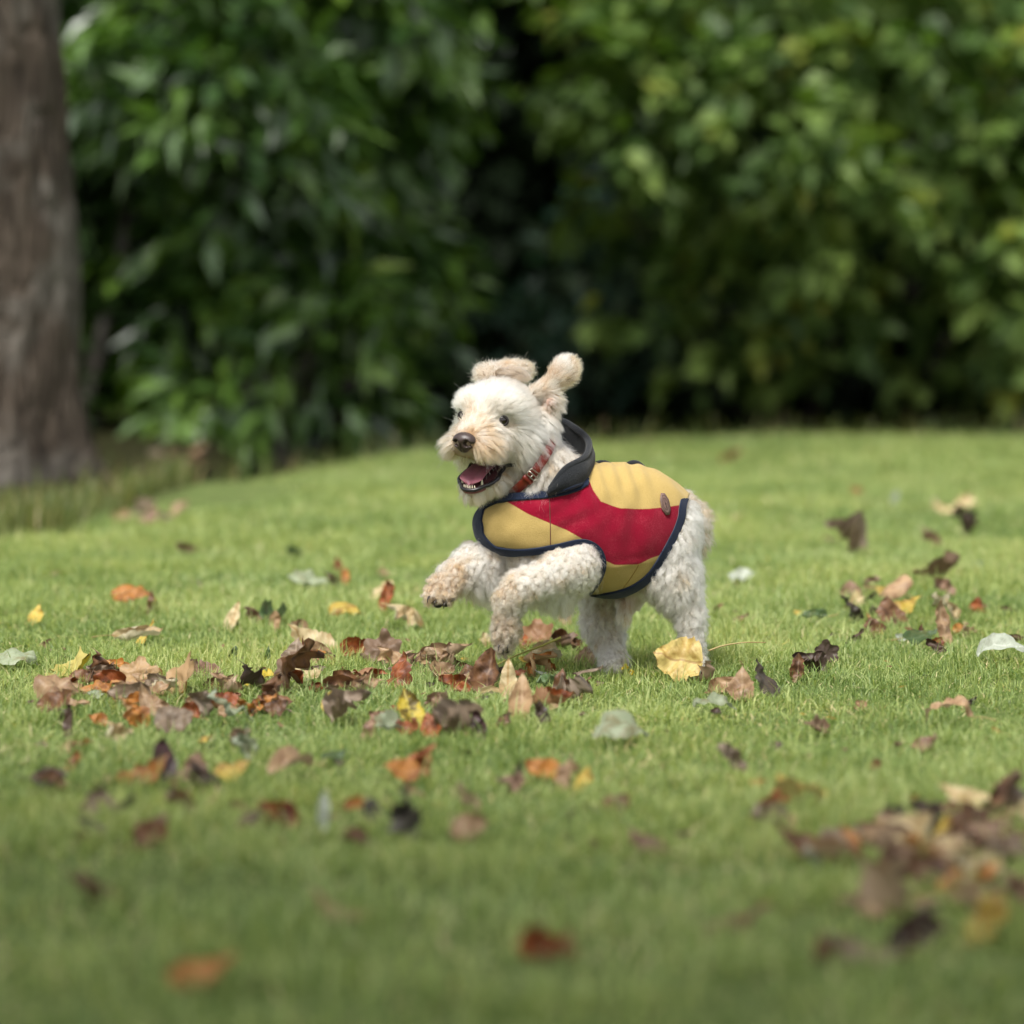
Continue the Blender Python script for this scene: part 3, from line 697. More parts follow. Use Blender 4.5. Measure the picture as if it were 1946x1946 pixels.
def clip_iso(V, Q, s, extra):
    """keep the part of the quad mesh where s>0, cutting exactly along s=0. extra: dict of per-vertex arrays"""
    T = np.concatenate([Q[:, [0, 1, 2]], Q[:, [0, 2, 3]]]); pos = s > 0; c = pos[T].sum(1)
    full = T[c == 3]; newV = [V]; ex = {k: [a] for k, a in extra.items()}; out = [full]; nv = len(V); cache = {}
    pv = []; pe = {k: [] for k in extra}
    def edge(i, j):
        nonlocal nv
        key = (i, j) if i < j else (j, i)
        if key not in cache:
            i, j = key; t = s[i] / (s[i] - s[j]); pv.append(V[i] * (1 - t) + V[j] * t)
            for k, a in extra.items(): pe[k].append(a[i] * (1 - t) + a[j] * t)
            cache[key] = nv; nv += 1
        return cache[key]
    tr = []
    for t in T[(c == 1) | (c == 2)]:
        p = pos[t]
        if p.sum() == 1:
            k = int(np.argmax(p)); a, b, d = t[k], t[(k + 1) % 3], t[(k + 2) % 3]
            tr.append((a, edge(a, b), edge(a, d)))
        else:
            k = int(np.argmin(p)); a, b, d = t[k], t[(k + 1) % 3], t[(k + 2) % 3]
            e1, e2 = edge(a, b), edge(a, d); tr.append((e1, b, d)); tr.append((e1, d, e2))
    if tr: out.append(np.array(tr))
    VV = np.concatenate([V, np.array(pv)]) if pv else V
    EE = {k: np.concatenate([a, np.array(pe[k])]) if pv else a for k, a in extra.items()}
    TT = np.concatenate(out); used = np.unique(TT); mp = -np.ones(len(VV), int); mp[used] = np.arange(len(used))
    return VV[used], mp[TT], {k: a[used] for k, a in EE.items()}
def thicken(o, th, offset=0.0):
    md = o.modifiers.new('thickness', 'SOLIDIFY'); md.thickness = th; md.offset = offset; md.use_even_offset = False
    return o
def fleece_mat(name, cfun, bump=.5):
    m = Mat(name); tc = m.n('ShaderNodeTexCoord').outputs['Object']; n1 = m.noise(420, 2, tc); n2 = m.noise(620, 3, tc); n3 = m.noise(38, 3, tc)
    c = cfun(m, tc, n1, n2, n3)
    p = m.principled(Base_Color=c, Roughness=.95, Specular_IOR_Level=.1, Sheen_Weight=.15, Sheen_Roughness=.5, Normal=m.bump(m.math('ADD', n1, n2), bump, .0012))
    return m.finish(p.outputs[0])
def coat_color(m, tc, n1, n2, n3):
    s = m.attr('sdr', 'Fac'); e = m.math('ADD', s, m.math('MULTIPLY', m.math('SUBTRACT', n1, .5), 2.2))
    f = m.math('ADD', m.math('MULTIPLY', e, .55), .5, True)
    yel = m.mix(n2, (.31, .215, .062), (.475, .345, .135)); red = m.mix(n2, (.15, .001, .012), (.25, .002, .021))
    # worn pale bloom on the red pile
    w = m.ramp(m.math('MULTIPLY', n3, n1), [(.24, (0, 0, 0)), (.42, (.13, .13, .13))])
    red = m.mix(w, red, (.55, .10, .13))
    c = m.mix(f, yel, red)
    dk = m.math('LESS_THAN', m.attr('sdt', 'Fac'), 12.0)
    return m.mix(m.math('MULTIPLY', dk, m.attr('front', 'Fac')), c, (.012, .014, .022))
FLEECE = fleece_mat('fleece', coat_color)
NAVY = fleece_mat('navy_binding', lambda m, tc, a, b, c: m.mix(a, (.006, .010, .024), (.016, .024, .048)), .3)
CHAR = fleece_mat('charcoal_fleece', lambda m, tc, a, b, c: m.mix(b, (.003, .004, .005), (.024, .026, .030)), 1.0)
front = (cpx < 960).astype(float)
ex = {'sdr': sdr, 'sdt': sdt, 'front': front}
cv_, ct_, ce_ = clip_iso(CO, CQ, sdo, ex)
coat = add_child('coat', fast_mesh('coat', cv_, ct_, attrs=ce_), DOG, FLEECE); thicken(coat, .0035, -1)
coat['label'] = 'red and yellow fleece dog coat'
# binding: the band within 11 px of the pattern edge, set a little proud
band = np.minimum(sdt + 1.0, 11.5 + 10.5 * np.clip((945 - cpx) / 30, 0, 1) * front - sdt)
band = np.where(cpy < 900, -5, band)          # none over the back
band = np.where((cpx > 1118) & (cpy < 948), -5, band)
tv, tt, te = clip_iso(CO + CN * .0022, CQ, band, {})
trim = add_child('binding', fast_mesh('binding', tv, tt), coat, NAVY); trim.parent = coat; trim.matrix_parent_inverse = Matrix.Identity(4); thicken(trim, .004, 0)
coat_bvh = BVHTree.FromPolygons([tuple(v) for v in cv_], [tuple(t) for t in ct_.tolist()])
def on_coat(px, py, lift=.001):
    o = np.array([0, 0, CAMH]); d = nrm(W(px, py, 0) - o)
    hit = coat_bvh.ray_cast(Vector(o), Vector(d))
    if hit[0] is None: return None, None
    n = np.array(hit[1]); n = n if n @ d < 0 else -n
    return np.array(hit[0]) + n * lift, n
def sub(name, me, parent, mat):
    o = link(name, me, parent, mat); return o      # parent already sits in world space via its inverse
def seam(pts, mat, r=.0008, name='seam'):
    P = [on_coat(*p, lift=.0002)[0] for p in catmull(np.array(pts, float), 30)]; P = [p for p in P if p is not None]
    v, f = tube(P, r, 6); return sub(name, fast_mesh(name, v, f), coat, mat)
SEAMRED = simple('seam_thread', (.10, .03, .02), .9)
seam([(1044, 944), (1045, 975), (1046, 1010), (1046, 1036)], SEAMRED)
seam([(1214, 1072), (1208, 1084), (1196, 1102), (1184, 1118)], simple('seam_yellow', (.25, .15, .03), .9), .0007)
# leather patch with a stitched hexagon
LEATHER = Mat('patch_leather'); _n = LEATHER.noise(500, 3, LEATHER.n('ShaderNodeTexCoord').outputs['Object'])
LEATHER = LEATHER.finish(LEATHER.principled(Base_Color=LEATHER.mix(_n, (.10, .055, .045), (.20, .125, .10)), Roughness=.55).outputs[0])
hexo = np.array([(1254.5, 938.5), (1261.5, 939), (1269, 951), (1272.5, 968), (1270, 979), (1264, 979), (1256, 968), (1253, 950)])
def patch(poly, lift, th, mat, name, parent):
    c = poly.mean(0); rings = [c + (poly - c) * k for k in (1, .66, .33)]
    pts = np.vstack(rings + [c[None]]); V = []
    for x, y in pts: V.append(on_coat(x, y, lift)[0])
    n = len(poly); F = []
    for rr in range(2):
        for k in range(n): F.append((rr * n + k, rr * n + (k + 1) % n, (rr + 1) * n + (k + 1) % n, (rr + 1) * n + k))
    T = [(2 * n + k, 2 * n + (k + 1) % n, 3 * n) for k in range(n)]
    return thicken(sub(name, fast_mesh(name, np.array(V), [np.array(F), np.array(T)]), parent, mat), th, 0)
pc = patch(hexo, .0030, .0018, LEATHER, 'leather_patch', coat)
pc['label'] = 'brown leather hexagon patch'
DKL = simple('embossed_leather', (.035, .018, .014), .6)
emb = []
c0 = hexo.mean(0)
for k in (.80, .52):
    q = c0 + (hexo - c0) * k; q = np.vstack([q, q[:1]])
    emb.append(tube([on_coat(x, y, .0042)[0] for x, y in q], .0004, 5))
emb.append(tube([on_coat(x, y, .0043)[0] for x, y in ((1261, 951), (1262.5, 960))], .0006, 5))
emb.append(tube([on_coat(x, y, .0043)[0] for x, y in ((1264, 957), (1265, 967))], .0006, 5))
off = 0; Vs, Qs, Ts = [], [], []
for v, f in emb: Vs.append(v); Qs.append(f[0] + off); Ts.append(f[1] + off); off += len(v)
sub('stitching', fast_mesh('stitching', np.concatenate(Vs), [np.concatenate(Qs), np.concatenate(Ts)]), coat, DKL)
# dark zip flap pieces showing along the spine
for x0, x1, yy in ((1122, 1170, 884), (1186, 1226, 884)):
    P0 = W(x0, yy, .015); P1 = W(x1, yy, .035)
    P = catmull(np.array([P0 - up * .010, P0 * .75 + P1 * .25 - up * .001, P0 * .4 + P1 * .6 + up * .0005, P1 - up * .008]), 16)
    v, f = tube(P, .0085 * np.sin(np.linspace(.35, 2.8, 16)) ** .5, 8); sub('back_flap', fast_mesh('back_flap', v, f), coat, CHAR)

# stand-up collar of the coat
cb = catmull(np.array([W(1042, 938, -.125), W(1085, 925, -.115), W(1113, 912, -.07), W(1118, 893, .0), W(1095, 880, .05), W(1050, 890, .075), W(1000, 915, .07)]), 80)
ctp = catmull(np.array([W(1046, 930, -.128), W(1074, 892, -.115), W(1112, 868, -.075), W(1118, 838, .00), W(1090, 812, .045), W(1056, 800, .065), W(1010, 830, .07)]), 80)
rows = []; NR = 14
axisv = nrm(np.array([.5, .25, .0]))
for k in range(NR + 1):
    t = k / NR; bulge = .007 * math.sin(math.pi * t)
    c_mid = (cb + ctp) / 2; ctr_ = c_mid.mean(0); outd = nrm((c_mid - ctr_) * np.array([1, 1, 0.2]))
    p = cb * (1 - t) + ctp * t + outd * bulge + .0015 * vnoise(cb * (1 - t) + ctp * t, 30)[:, None]
    rows.append(p)
rows = np.array(rows); kk = np.arange((NR + 1) * 80).reshape(NR + 1, 80)
F = np.stack([kk[:-1, :-1], kk[1:, :-1], kk[1:, 1:], kk[:-1, 1:]], -1).reshape(-1, 4)
cl_ = thicken(sub('stand_collar', fast_mesh('stand_collar', rows.reshape(-1, 3), F), coat, CHAR), .008, 0)
v, f = tube(ctp, .0062, 12); sub('collar_edge', fast_mesh('collar_edge', v, f), coat, CHAR)
v, f = tube(cb[:60] , .0052, 10); sub('neck_binding', fast_mesh('neck_binding', v, f), coat, NAVY)

# ---- red leather collar and its buckle
cc = W(1004, 886, -.075); cax = nrm(np.array([.70, .25, -.62]))
e1 = nrm(np.cross(cax, np.array([0, 1, 0.]))); e2 = np.cross(cax, e1)
ringp = []
for k in range(96):
    a = 2 * math.pi * k / 96; d = math.cos(a) * e1 + math.sin(a) * e2
    # march to the surface of the neck, then stand off above the hair
    lo_, hi_ = .02, .13
    for _ in range(24):
        md = (lo_ + hi_) / 2
        if sd(NECK, (cc + d * md)[None, :])[0] < .0110: lo_ = md
        else: hi_ = md
    ringp.append(lo_)
ringp = np.array(ringp)
rp = np.minimum(ringp, np.median(ringp) * 1.03)
for _ in range(6): rp = (rp + np.roll(rp, 1) + np.roll(rp, -1)) / 3
RD = np.array([math.cos(2 * math.pi * k / 96) * e1 + math.sin(2 * math.pi * k / 96) * e2 for k in range(96)])
LC = cc + RD * rp[:, None]
prof = [(-.0085, -.0014), (-.0085, .0006), (-.0075, .0014), (.0, .0017), (.0075, .0014), (.0085, .0006), (.0085, -.0014)]
Vv = np.array([[LC[k] + cax * w_ + RD[k] * o_ for (w_, o_) in prof] for k in range(96)]); m_ = len(prof)
ii = np.arange(96 * m_).reshape(96, m_); jj = np.roll(ii, -1, 0)
F = np.concatenate([np.stack([ii[:, a], jj[:, a], jj[:, (a + 1) % m_], ii[:, (a + 1) % m_]], -1) for a in range(m_)])
REDL = Mat('red_leather'); _n = REDL.noise(300, 3, REDL.n('ShaderNodeTexCoord').outputs['Object'])
REDL = REDL.finish(REDL.principled(Base_Color=REDL.mix(_n, (.10, .009, .005), (.20, .020, .009)), Roughness=.38).outputs[0])
collar = add_child('collar', fast_mesh('collar', Vv.reshape(-1, 3), F), DOG, REDL); collar['label'] = 'red leather collar'
cpx_, cpy_, cd_ = project(LC)
kb = int(np.argmin((cpx_ - 1013) ** 2 + (cpy_ - 902) ** 2 + (cd_ - 6.83) ** 2 * 4e4))
tang = nrm(LC[(kb + 1) % 96] - LC[kb - 1]); outv = RD[kb]; cen = LC[kb] + outv * .0055
STEEL = simple('buckle_steel', (.34, .31, .26), .3, Metallic=1.0)
q = [cen + tang * a + cax * b for a, b in ((-.0062, -.0095), (.0062, -.0095), (.007, 0), (.0062, .0095), (-.0062, .0095), (-.007, 0), (-.0062, -.0095))]
v1, f1 = tube(catmull(q, 40), .0012, 8); v2, f2 = tube([cen + cax * -.010, cen + cax * .010], .0013, 8); v3, f3 = tube([cen, cen + tang * .010 + outv * .001], .001, 8)
sub('buckle', fast_mesh('buckle', np.concatenate([v1, v2, v3]), [np.concatenate([f1[0], f2[0] + len(v1), f3[0] + len(v1) + len(v2)]), np.concatenate([f1[1], f2[1] + len(v1), f3[1] + len(v1) + len(v2)])]), collar, STEEL)
loopc = LC[(kb + 4) % 96] + RD[(kb + 4) % 96] * .002; lt = nrm(LC[(kb + 5) % 96] - LC[(kb + 3) % 96])
Vv = np.array([[loopc + lt * a + cax * b + RD[(kb + 4) % 96] * c for a in (-.004, .004)] for b, c in ((-.0098, -.003), (-.0098, .001), (-.006, .002), (.006, .002), (.0098, .001), (.0098, -.003))]).reshape(-1, 3)
F = np.array([(2 * i, 2 * i + 1, 2 * i + 3, 2 * i + 2) for i in range(5)])
thicken(sub('keeper_loop', fast_mesh('keeper_loop', Vv, F), collar, REDL), .001, 0)

# ---- face parts
def small_sdf(fn, c, r, h, name, mat, parent=None):
    c = np.array(c); n = int(2 * r / h); ax = [c[i] - r + h * np.arange(n) for i in range(3)]
    Pg = np.stack(np.meshgrid(*ax, indexing='ij'), -1); v, q = surface_nets(fn(Pg), c - r, h)
    return add_child(name, fast_mesh(name, v, q), parent or DOG, mat)
def eSD(c, R, ax): return lambda P: sd(('e', np.array(c), np.array(R), np.array(ax), None, None), P)
def smn(a, b, k): h = np.clip(k - np.abs(a - b), 0, None) / k; return np.minimum(a, b) - h * h * k * .25
def smx(a, b, k): return -smn(-a, -b, k)
NC = H(.066, 0, -.037)
def nose_fn(P):
    P = NC + (P - NC) / 1.14
    d = eSD(H(.070, 0, -.034), (.015, .0185, .0125), HA)(P)
    d = smn(d, eSD(H(.071, 0, -.043), (.010, .011, .011), HA)(P), .006)
    for s in (1, -1):
        d = smn(d, eSD(H(.071, s * .0105, -.037), (.010, .0085, .0095), HA)(P), .004)
        d = smx(d, -eSD(H(.083, s * .0090, -.0385), (.012, .0046, .0052), HA)(P), .003)
        d = smx(d, -eSD(H(.078, s * .0165, -.040), (.010, .0035, .0025), HA)(P), .003)
    d = smx(d, -eSD(H(.086, 0, -.048), (.009, .0008, .011), HA)(P), .0015)
    return d * 1.14
NM = Mat('nose_skin'); tc = NM.n('ShaderNodeTexCoord').outputs['Object']; vo = NM.n('ShaderNodeTexVoronoi'); vo.inputs['Scale'].default_value = 900; NM.l(tc, vo.inputs[0])
NM = NM.finish(NM.principled(Base_Color=NM.mix(NM.noise(70, 2, tc), (.020, .013, .011), (.055, .034, .030)), Roughness=.36, Normal=NM.bump(vo.outputs[0], .35, .0005)).outputs[0])
small_sdf(nose_fn, H(.07, 0, -.038), .030, .001, 'nose', NM)
EYEM = Mat('eye_surface'); EYEM = EYEM.finish(EYEM.principled(Base_Color=(.012, .006, .004), Roughness=.045, Specular_IOR_Level=.7).outputs[0])
LID = simple('eyelid_skin', (.018, .012, .011), .45)
def uvsphere(c, R, ax, n=20, m=28):
    th = np.linspace(0, np.pi, n)[:, None]; ph = np.linspace(0, 2 * np.pi, m, endpoint=False)[None]
    q = np.stack([np.sin(th) * np.cos(ph), np.sin(th) * np.sin(ph), np.cos(th) * np.ones_like(ph)], -1).reshape(-1, 3) * np.array(R)
    V = np.array(c) + q @ np.array(ax); i = np.arange(n * m).reshape(n, m); j = np.roll(i, -1, 1)
    return V, np.stack([i[:-1], j[:-1], j[1:], i[1:]], -1).reshape(-1, 4)
for s, e in ((1, EYE_P[0]), (-1, EYE_P[1])):
    look = nrm(hf * .92 + hl * s * .25)
    v, q = uvsphere(e, (.0120, .0120, .0120), np.eye(3)); eo = add_child('eye', fast_mesh('eye', v, q), DOG, EYEM)
    a1 = nrm(np.cross(look, hu)); a2 = np.cross(a1, look)
    rim = [e + look * .0075 + a1 * math.cos(t) * .0118 + a2 * math.sin(t) * .0086 for t in np.linspace(0, 2 * np.pi, 40)]
    v, f = tube(rim, .0022, 8); sub('eyelid', fast_mesh('eyelid', v, f), eo, LID)
# mouth: dark lining, lip rims, tongue, teeth
def jx(f): return -.1035 - .40 * (f - .0)            # lower lip height along the jaw
LIPM = simple('lip_skin', (.012, .010, .012), .28)
lip = [H(-.030, .033, -.078), H(-.018, .0335, -.088), H(.000, .031, -.1000), H(.016, .028, -.1075), H(.032, .0235, -.1155), H(.0445, .014, -.1225), H(.049, 0, -.1245),
       H(.0445, -.014, -.1225), H(.032, -.0235, -.1155), H(.016, -.028, -.1075), H(.0, -.031, -.1), H(-.02, -.033, -.086)]
lp = catmull(lip, 90)
for i_ in range(90):
    sg_ = math.copysign(1, (lp[i_] - E0) @ hl)
    if abs((lp[i_] - E0) @ hl) > .012:
        for _ in range(30):
            if body_sdf(lp[i_][None])[0] < .0005: lp[i_] = lp[i_] + hl * sg_ * .0008
            else: break
lp[1:-1] = (lp[:-2] + lp[1:-1] + lp[2:]) / 3
rr_ = .0034 + .0012 * np.abs(vnoise(lp, 120)); LIPP = lp.copy(); v, f = tube(lp, rr_, 10); add_child('lip', fast_mesh('lip', v, f), DOG, LIPM)
# floor of the lower jaw so the mouth is closed below
v, q = uvsphere(H(.018, 0, -.117), (.034, .026, .0085), [nrm(hf * .93 - hu * .36), hl, nrm(hu * .93 + hf * .36)]); add_child('gum', fast_mesh('gum', v, q), DOG, simple('gum', (.16, .045, .05), .3))
TON = Mat('tongue_skin'); tc = TON.n('ShaderNodeTexCoord').outputs['Object']
TON = TON.finish(TON.principled(Base_Color=TON.mix(TON.noise(120, 3, tc), (.20, .065, .09), (.28, .105, .135)), Roughness=.42, Subsurface_Weight=.15, Subsurface_Scale=.005, Normal=TON.bump(TON.noise(900, 2, tc), .3, .0006)).outputs[0])
cl2 = catmull(np.array([(-.034, -.080), (-.012, -.0865), (.010, -.0935), (.028, -.1010), (.040, -.1080), (.0475, -.1160)]), 40); V = []
for i, (f0, u0) in enumerate(cl2):
    t = i / 39; wdt = (.020 + .005 * t) * (1 - max(0, (t - .72) / .28) ** 2.6 * .8); th = .0042 * (1 - .5 * t)
    for k in range(24):
        a = 2 * math.pi * k / 24; sx = math.cos(a); sz = math.sin(a)
        groove = -.0035 * math.exp(-(sx * wdt / .0035) ** 2) * (1 if sz > 0 else 0) * (1 - .5 * t)
        V.append(H(f0, wdt * sx, u0 + th * sz + groove + .0045 * abs(sx) ** 2))
V = np.array(V); i = np.arange(40 * 24).reshape(40, 24); j = np.roll(i, -1, 1)
add_child('tongue', fast_mesh('tongue', V, np.stack([i[:-1], j[:-1], j[1:], i[1:]], -1).reshape(-1, 4)), DOG, TON)
TOOTH = simple('tooth_enamel', (.72, .66, .50), .3)
def tooth(p, tip, r):
    v, f = tube(catmull(np.array([p, (p + tip) / 2 + hf * .0008, tip]), 8), np.linspace(r, r * .25, 8), 8); return add_child('tooth', fast_mesh('tooth', v, f), DOG, TOOTH)
for s in (1, -1):
    tooth(H(.034, s * .0195, -.1150), H(.036, s * .0200, -.1020), .0026)
    tooth(H(.036, s * .0175, -.064), H(.038, s * .018, -.078), .0026)
for l_ in (-.0105, -.0063, -.0021, .0021, .0063, .0105):
    tooth(H(.0455 - abs(l_) * .25, l_, -.122), H(.048 - abs(l_) * .25, l_, -.1155), .0019)
for f_ in (.020, .011, .002, -.007):
    for s in (1, -1): tooth(H(f_, s * (.0235 + (.02 - f_) * .12), -.106 - .38 * (f_ - .012)), H(f_, s * (.0235 + (.02 - f_) * .12), -.0995 - .38 * (f_ - .012)), .0026)
# paw pads and claws of the raised paw
PAD = simple('paw_pad', (.012, .010, .011), .5); CLAW = simple('claw', (.02, .014, .010), .3)
for x, y, r_ in ((819, 1143, .0072), (832, 1149, .0085), (847, 1147, .0085), (858, 1139, .0065), (840, 1139, .009)):
    v, q = uvsphere(W(x, y, -.132), (r_, r_ * 1.1, r_ * .72), np.eye(3)); add_child('paw_pad', fast_mesh('paw_pad', v, q), DOG, PAD)
for x, y in ((813, 1139), (826, 1146), (844, 1150)):
    v, f = tube(catmull(np.array([W(x + 3, y - 6, -.145), W(x, y, -.151), W(x - 1, y + 7, -.149)]), 8), np.linspace(.0022, .0006, 8), 7); add_child('claw', fast_mesh('claw', v, f), DOG, CLAW)
for x, y in ((948, 1232), (957, 1238), (965, 1232)):
    v, f = tube(catmull(np.array([W(x, y - 6, -.163), W(x - 1, y, -.166), W(x - 1, y + 6, -.164)]), 8), np.linspace(.0022, .0006, 8), 7); add_child('claw', fast_mesh('claw', v, f), DOG, CLAW)
v, q = uvsphere(W(958, 1236, -.148), (.011, .010, .007), np.eye(3)); add_child('paw_pad', fast_mesh('paw_pad', v, q), DOG, PAD)

# ---- body skin mesh
pv_ = params(BV); bcol = fur_color(BV, pv_['tan'], pv_['dirt'], 0) * .85
dm = sd(MOUTH, BV); q_ = BV - E0; inm = np.maximum(np.clip(1 - dm / .005, 0, 1), ((np.abs(q_ @ hl) < .0335) & (q_ @ hf < .047) & (q_ @ hf > -.034) & (q_ @ hu < -.066) & (q_ @ hu > -.0975 - .55 * (q_ @ hf) )).astype(float))[:, None]; bcol = bcol * (1 - inm) + np.array([.040, .012, .014]) * inm
SK = Mat('skin_and_underfur'); tc = SK.n('ShaderNodeTexCoord').outputs['Object']
SK = SK.finish(SK.principled(Base_Color=SK.attr('fcol'), Roughness=.9, Specular_IOR_Level=.15, Normal=SK.bump(SK.noise(500, 3, tc), .6, .002)).outputs[0])
# where the coat covers the body, tuck the body in beneath it
def coat_inside(P, margin):
    q = (P - B0); b = q @ bf; s = q @ bs; z = P[:, 2]
    o = np.argsort(bb); zt = np.interp(b, bb[o], ztop[o]); zb = np.interp(b, bb[o], zbot[o]); w = np.interp(b, bb[o], hw[o])
    mid = (zt + zb) / 2; hh = (zt - zb) / 2; pw = 2 / e_
    rr = (np.abs(s / w) ** pw + np.abs((z - mid) / hh) ** pw) ** (1 / pw)
    ok = (b < .212) & (b > -.236)
    return np.where(ok, (1 - rr) * np.minimum(w, hh), -1)
def pattern_sd(P):
    q = P.copy(); s_ = (q - B0) @ bs; f_ = s_ < 0; q[f_] -= 2 * s_[f_][:, None] * bs; x, y, _ = project(q); return poly_sd(x, y, OUT)
psd = pattern_sd(BV); dep = coat_inside(BV, 0)
bn = normals(BV)
push = np.where((psd > 0) & (np.abs(dep) < .05), np.clip(.009 - dep, 0, .03), 0) * np.clip(psd / 6, 0, 1)
BVs = BV - bn * push[:, None]
body = add_child('body', fast_mesh('body', BVs, BF, attrs={'fcol': bcol}), DOG, SK)

# ---- hair: clumped curling strands grown from the body surface
def area_sample(V, Q, n):
    T = np.concatenate([Q[:, [0, 1, 2]], Q[:, [0, 2, 3]]]); a = V[T[:, 0]]; b = V[T[:, 1]]; c = V[T[:, 2]]
    ar = np.linalg.norm(np.cross(b - a, c - a), axis=1) / 2; cs = np.cumsum(ar); k = np.searchsorted(cs, rng.random(n) * cs[-1])
    u = rng.random(n); v = rng.random(n); m = u + v > 1; u[m] = 1 - u[m]; v[m] = 1 - v[m]
    return a[k] + (b - a)[k] * u[:, None] + (c - a)[k] * v[:, None], cs[-1]
NSTR = 520000
Pr, area = area_sample(BVs, BF, NSTR)
def keep_fur(P):
    psd = pattern_sd(P); dep = coat_inside(P, 0)
    k = ~((psd > 3) & (np.abs(dep) < .06))
    k &= (sd(MOUTH, P) > .0035)
    for e in EYE_P: k &= np.linalg.norm(P - e, axis=1) > .0162
    k &= np.linalg.norm((P - NOSE_P) * 1.0, axis=1) > .0205
    for q_ in LIPP[::4]: k &= np.linalg.norm(P - q_, axis=1) > .0058
    q = P - E0; f, l, u = q @ hf, q @ hl, q @ hu
    k &= ~((f > .052) & (np.abs(l) < .018) & (u < -.020) & (u > -.062))
    k &= ~((f > -.028) & (u < -.068) & (u > -.0840 - .59 * (f + .03)) & (np.abs(l) < .047) & (f < .06))
    mx_, my_, _ = project(P - 2 * np.clip((P - B0) @ bs, None, 0)[:, None] * bs)
    k &= ~((mx_ > 1045) & (my_ > np.interp(mx_, [1045, 1075, 1110, 1130], [922, 893, 862, 840])) & (my_ < 990) & ((P - B0) @ bs > .0) & (mx_ < 1300))
    k &= ~((np.abs((P - cc) @ cax) < .0075) & (np.linalg.norm(P - cc, axis=1) < .11) & (sd(NECK, P) < .006))
    # pads stay bare
    k &= np.linalg.norm(P - W(838, 1148, -.132), axis=1) > .012
    # hidden inner side under the coat and ground
    return k
Pr = Pr[keep_fur(Pr)]
pp = params(Pr)
# thin out where nothing shows: nothing culled by view, only uniform
N_ = normals(Pr)
# clump centres
nc = 11500
Cc, _ = area_sample(BVs, BF, nc * 2); Cc = Cc[keep_fur(Cc)][:nc]
Ce, _ = area_sample(BVs, BF, 60000); Ce = Ce[(np.linalg.norm(Ce - W(1068, 715, -.065), axis=1) < .05) | (np.linalg.norm(Ce - W(964, 708, -.05), axis=1) < .055)][:1800]; Ce = Ce[keep_fur(Ce)]
Cf, _ = area_sample(BVs, BF, 40000); Cf = Cf[np.linalg.norm(Cf - E0 - hf * .0, axis=1) < .10][:1500]; Cf = Cf[keep_fur(Cf)]
Cc = np.concatenate([Cc, Ce, Cf]); nc = len(Cc)
kd = KDTree(nc)
for i, p in enumerate(Cc): kd.insert(p, i)
kd.balance()
ci = np.array([kd.find(p)[1] for p in Pr])
cp = params(Cc); cN = normals(Cc)
cphase = rng.random(nc) * 2 * np.pi; chand = np.where(rng.random(nc) < .5, -1, 1); cl_len = rng.uniform(.75, 1.25, nc); cjit = nrm(rng.normal(0, 1, (nc, 3)))
def strands(Pr, N_, pp, ci, K=9):
    n = len(Pr); L = pp['len'] * (1 + .14 * cp['curl'][ci]) * cl_len[ci] * rng.uniform(.75, 1.15, n)
    gro = cp['groom'][ci]; gro = nrm(gro - cN[ci] * (gro * cN[ci]).sum(1, keepdims=True) * .8)
    cu = cp['curl'][ci]
    D = nrm(cN[ci] * cp['lift'][ci][:, None] * .9 + gro * .75 + cjit[ci] * (.15 + .38 * cu)[:, None] + rng.normal(0, .10, (n, 3)))
    D = nrm(D + N_ * .25)
    A = nrm(np.cross(D, gro + 1e-3)); Bv = np.cross(D, A)
    croot = Cc[ci]; off = Pr - croot
    ts = np.linspace(0, 1, K); out = np.empty((n, K, 3), np.float32)
    om = (1.1 + .9 * rng.random(nc))[ci] * 2 * np.pi * np.clip(cu, .15, 1) ; R = .0029 * cu * (.7 + .6 * rng.random(n))
    stray = (rng.random(n) < .07) & (cp['curl'][ci] > .5); L[stray] *= 1.4
    tight = (.20 + .30 * np.clip(cu, 0, 1)) * rng.uniform(.5, 1.1, n)
    dr = rng.normal(0, 1, (n, 3)) * .0011; dr[stray] *= 3; tight[stray] *= .3
    for k, t in enumerate(ts):
        conv = (1 - np.clip(tight * t ** .8, 0, .92))[:, None]
        ph = om * t * chand[ci] + cphase[ci]
        cr = (np.cos(ph) - np.cos(cphase[ci]))[:, None] * A * (R * t ** .5)[:, None] + (np.sin(ph) - np.sin(cphase[ci]))[:, None] * Bv * (R * t ** .5)[:, None]
        bend = (gro * .45 + np.array([0, 0, -.22])) * (L * t * t)[:, None]
        out[:, k] = croot + off * conv + D * (L * t)[:, None] + bend * (1 - .3 * cu[:, None]) + cr + dr * t - N_ * .001 * (1 - t)
    return out
S = strands(Pr, N_, pp, ci)
K = S.shape[1]
# loose hairs must not cross eyes, nose or the open mouth
tipm = S[:, 3:].reshape(-1, 3)
bad = np.zeros(len(tipm), bool)
for e in EYE_P: bad |= np.linalg.norm(tipm - (e + hf * .006), axis=1) < .0120
q = tipm - E0; f, l, u = q @ hf, q @ hl, q @ hu
bad |= (np.abs(l) < .021) & (f > .060) & (u < -.021) & (u > -.062)
bad |= (np.abs(l) < .056) & (f > -.030) & (f < .085) & (u < -.0775) & (u > -.0815 - .59 * (f + .03))
bad |= (np.abs((tipm - cc) @ cax) < .0090) & (sd(NECK, tipm) > .0085) & (sd(NECK, tipm) < .030) & np.repeat(sd(NECK, Pr) < .004, K - 3)
bad = bad.reshape(-1, K - 3).any(1)
S = S[~bad]; cib = ci[~bad]; Pb = Pr[~bad]; ppb = {k: v[~bad] for k, v in pp.items()}
crand = rng.normal(0, .18, nc)
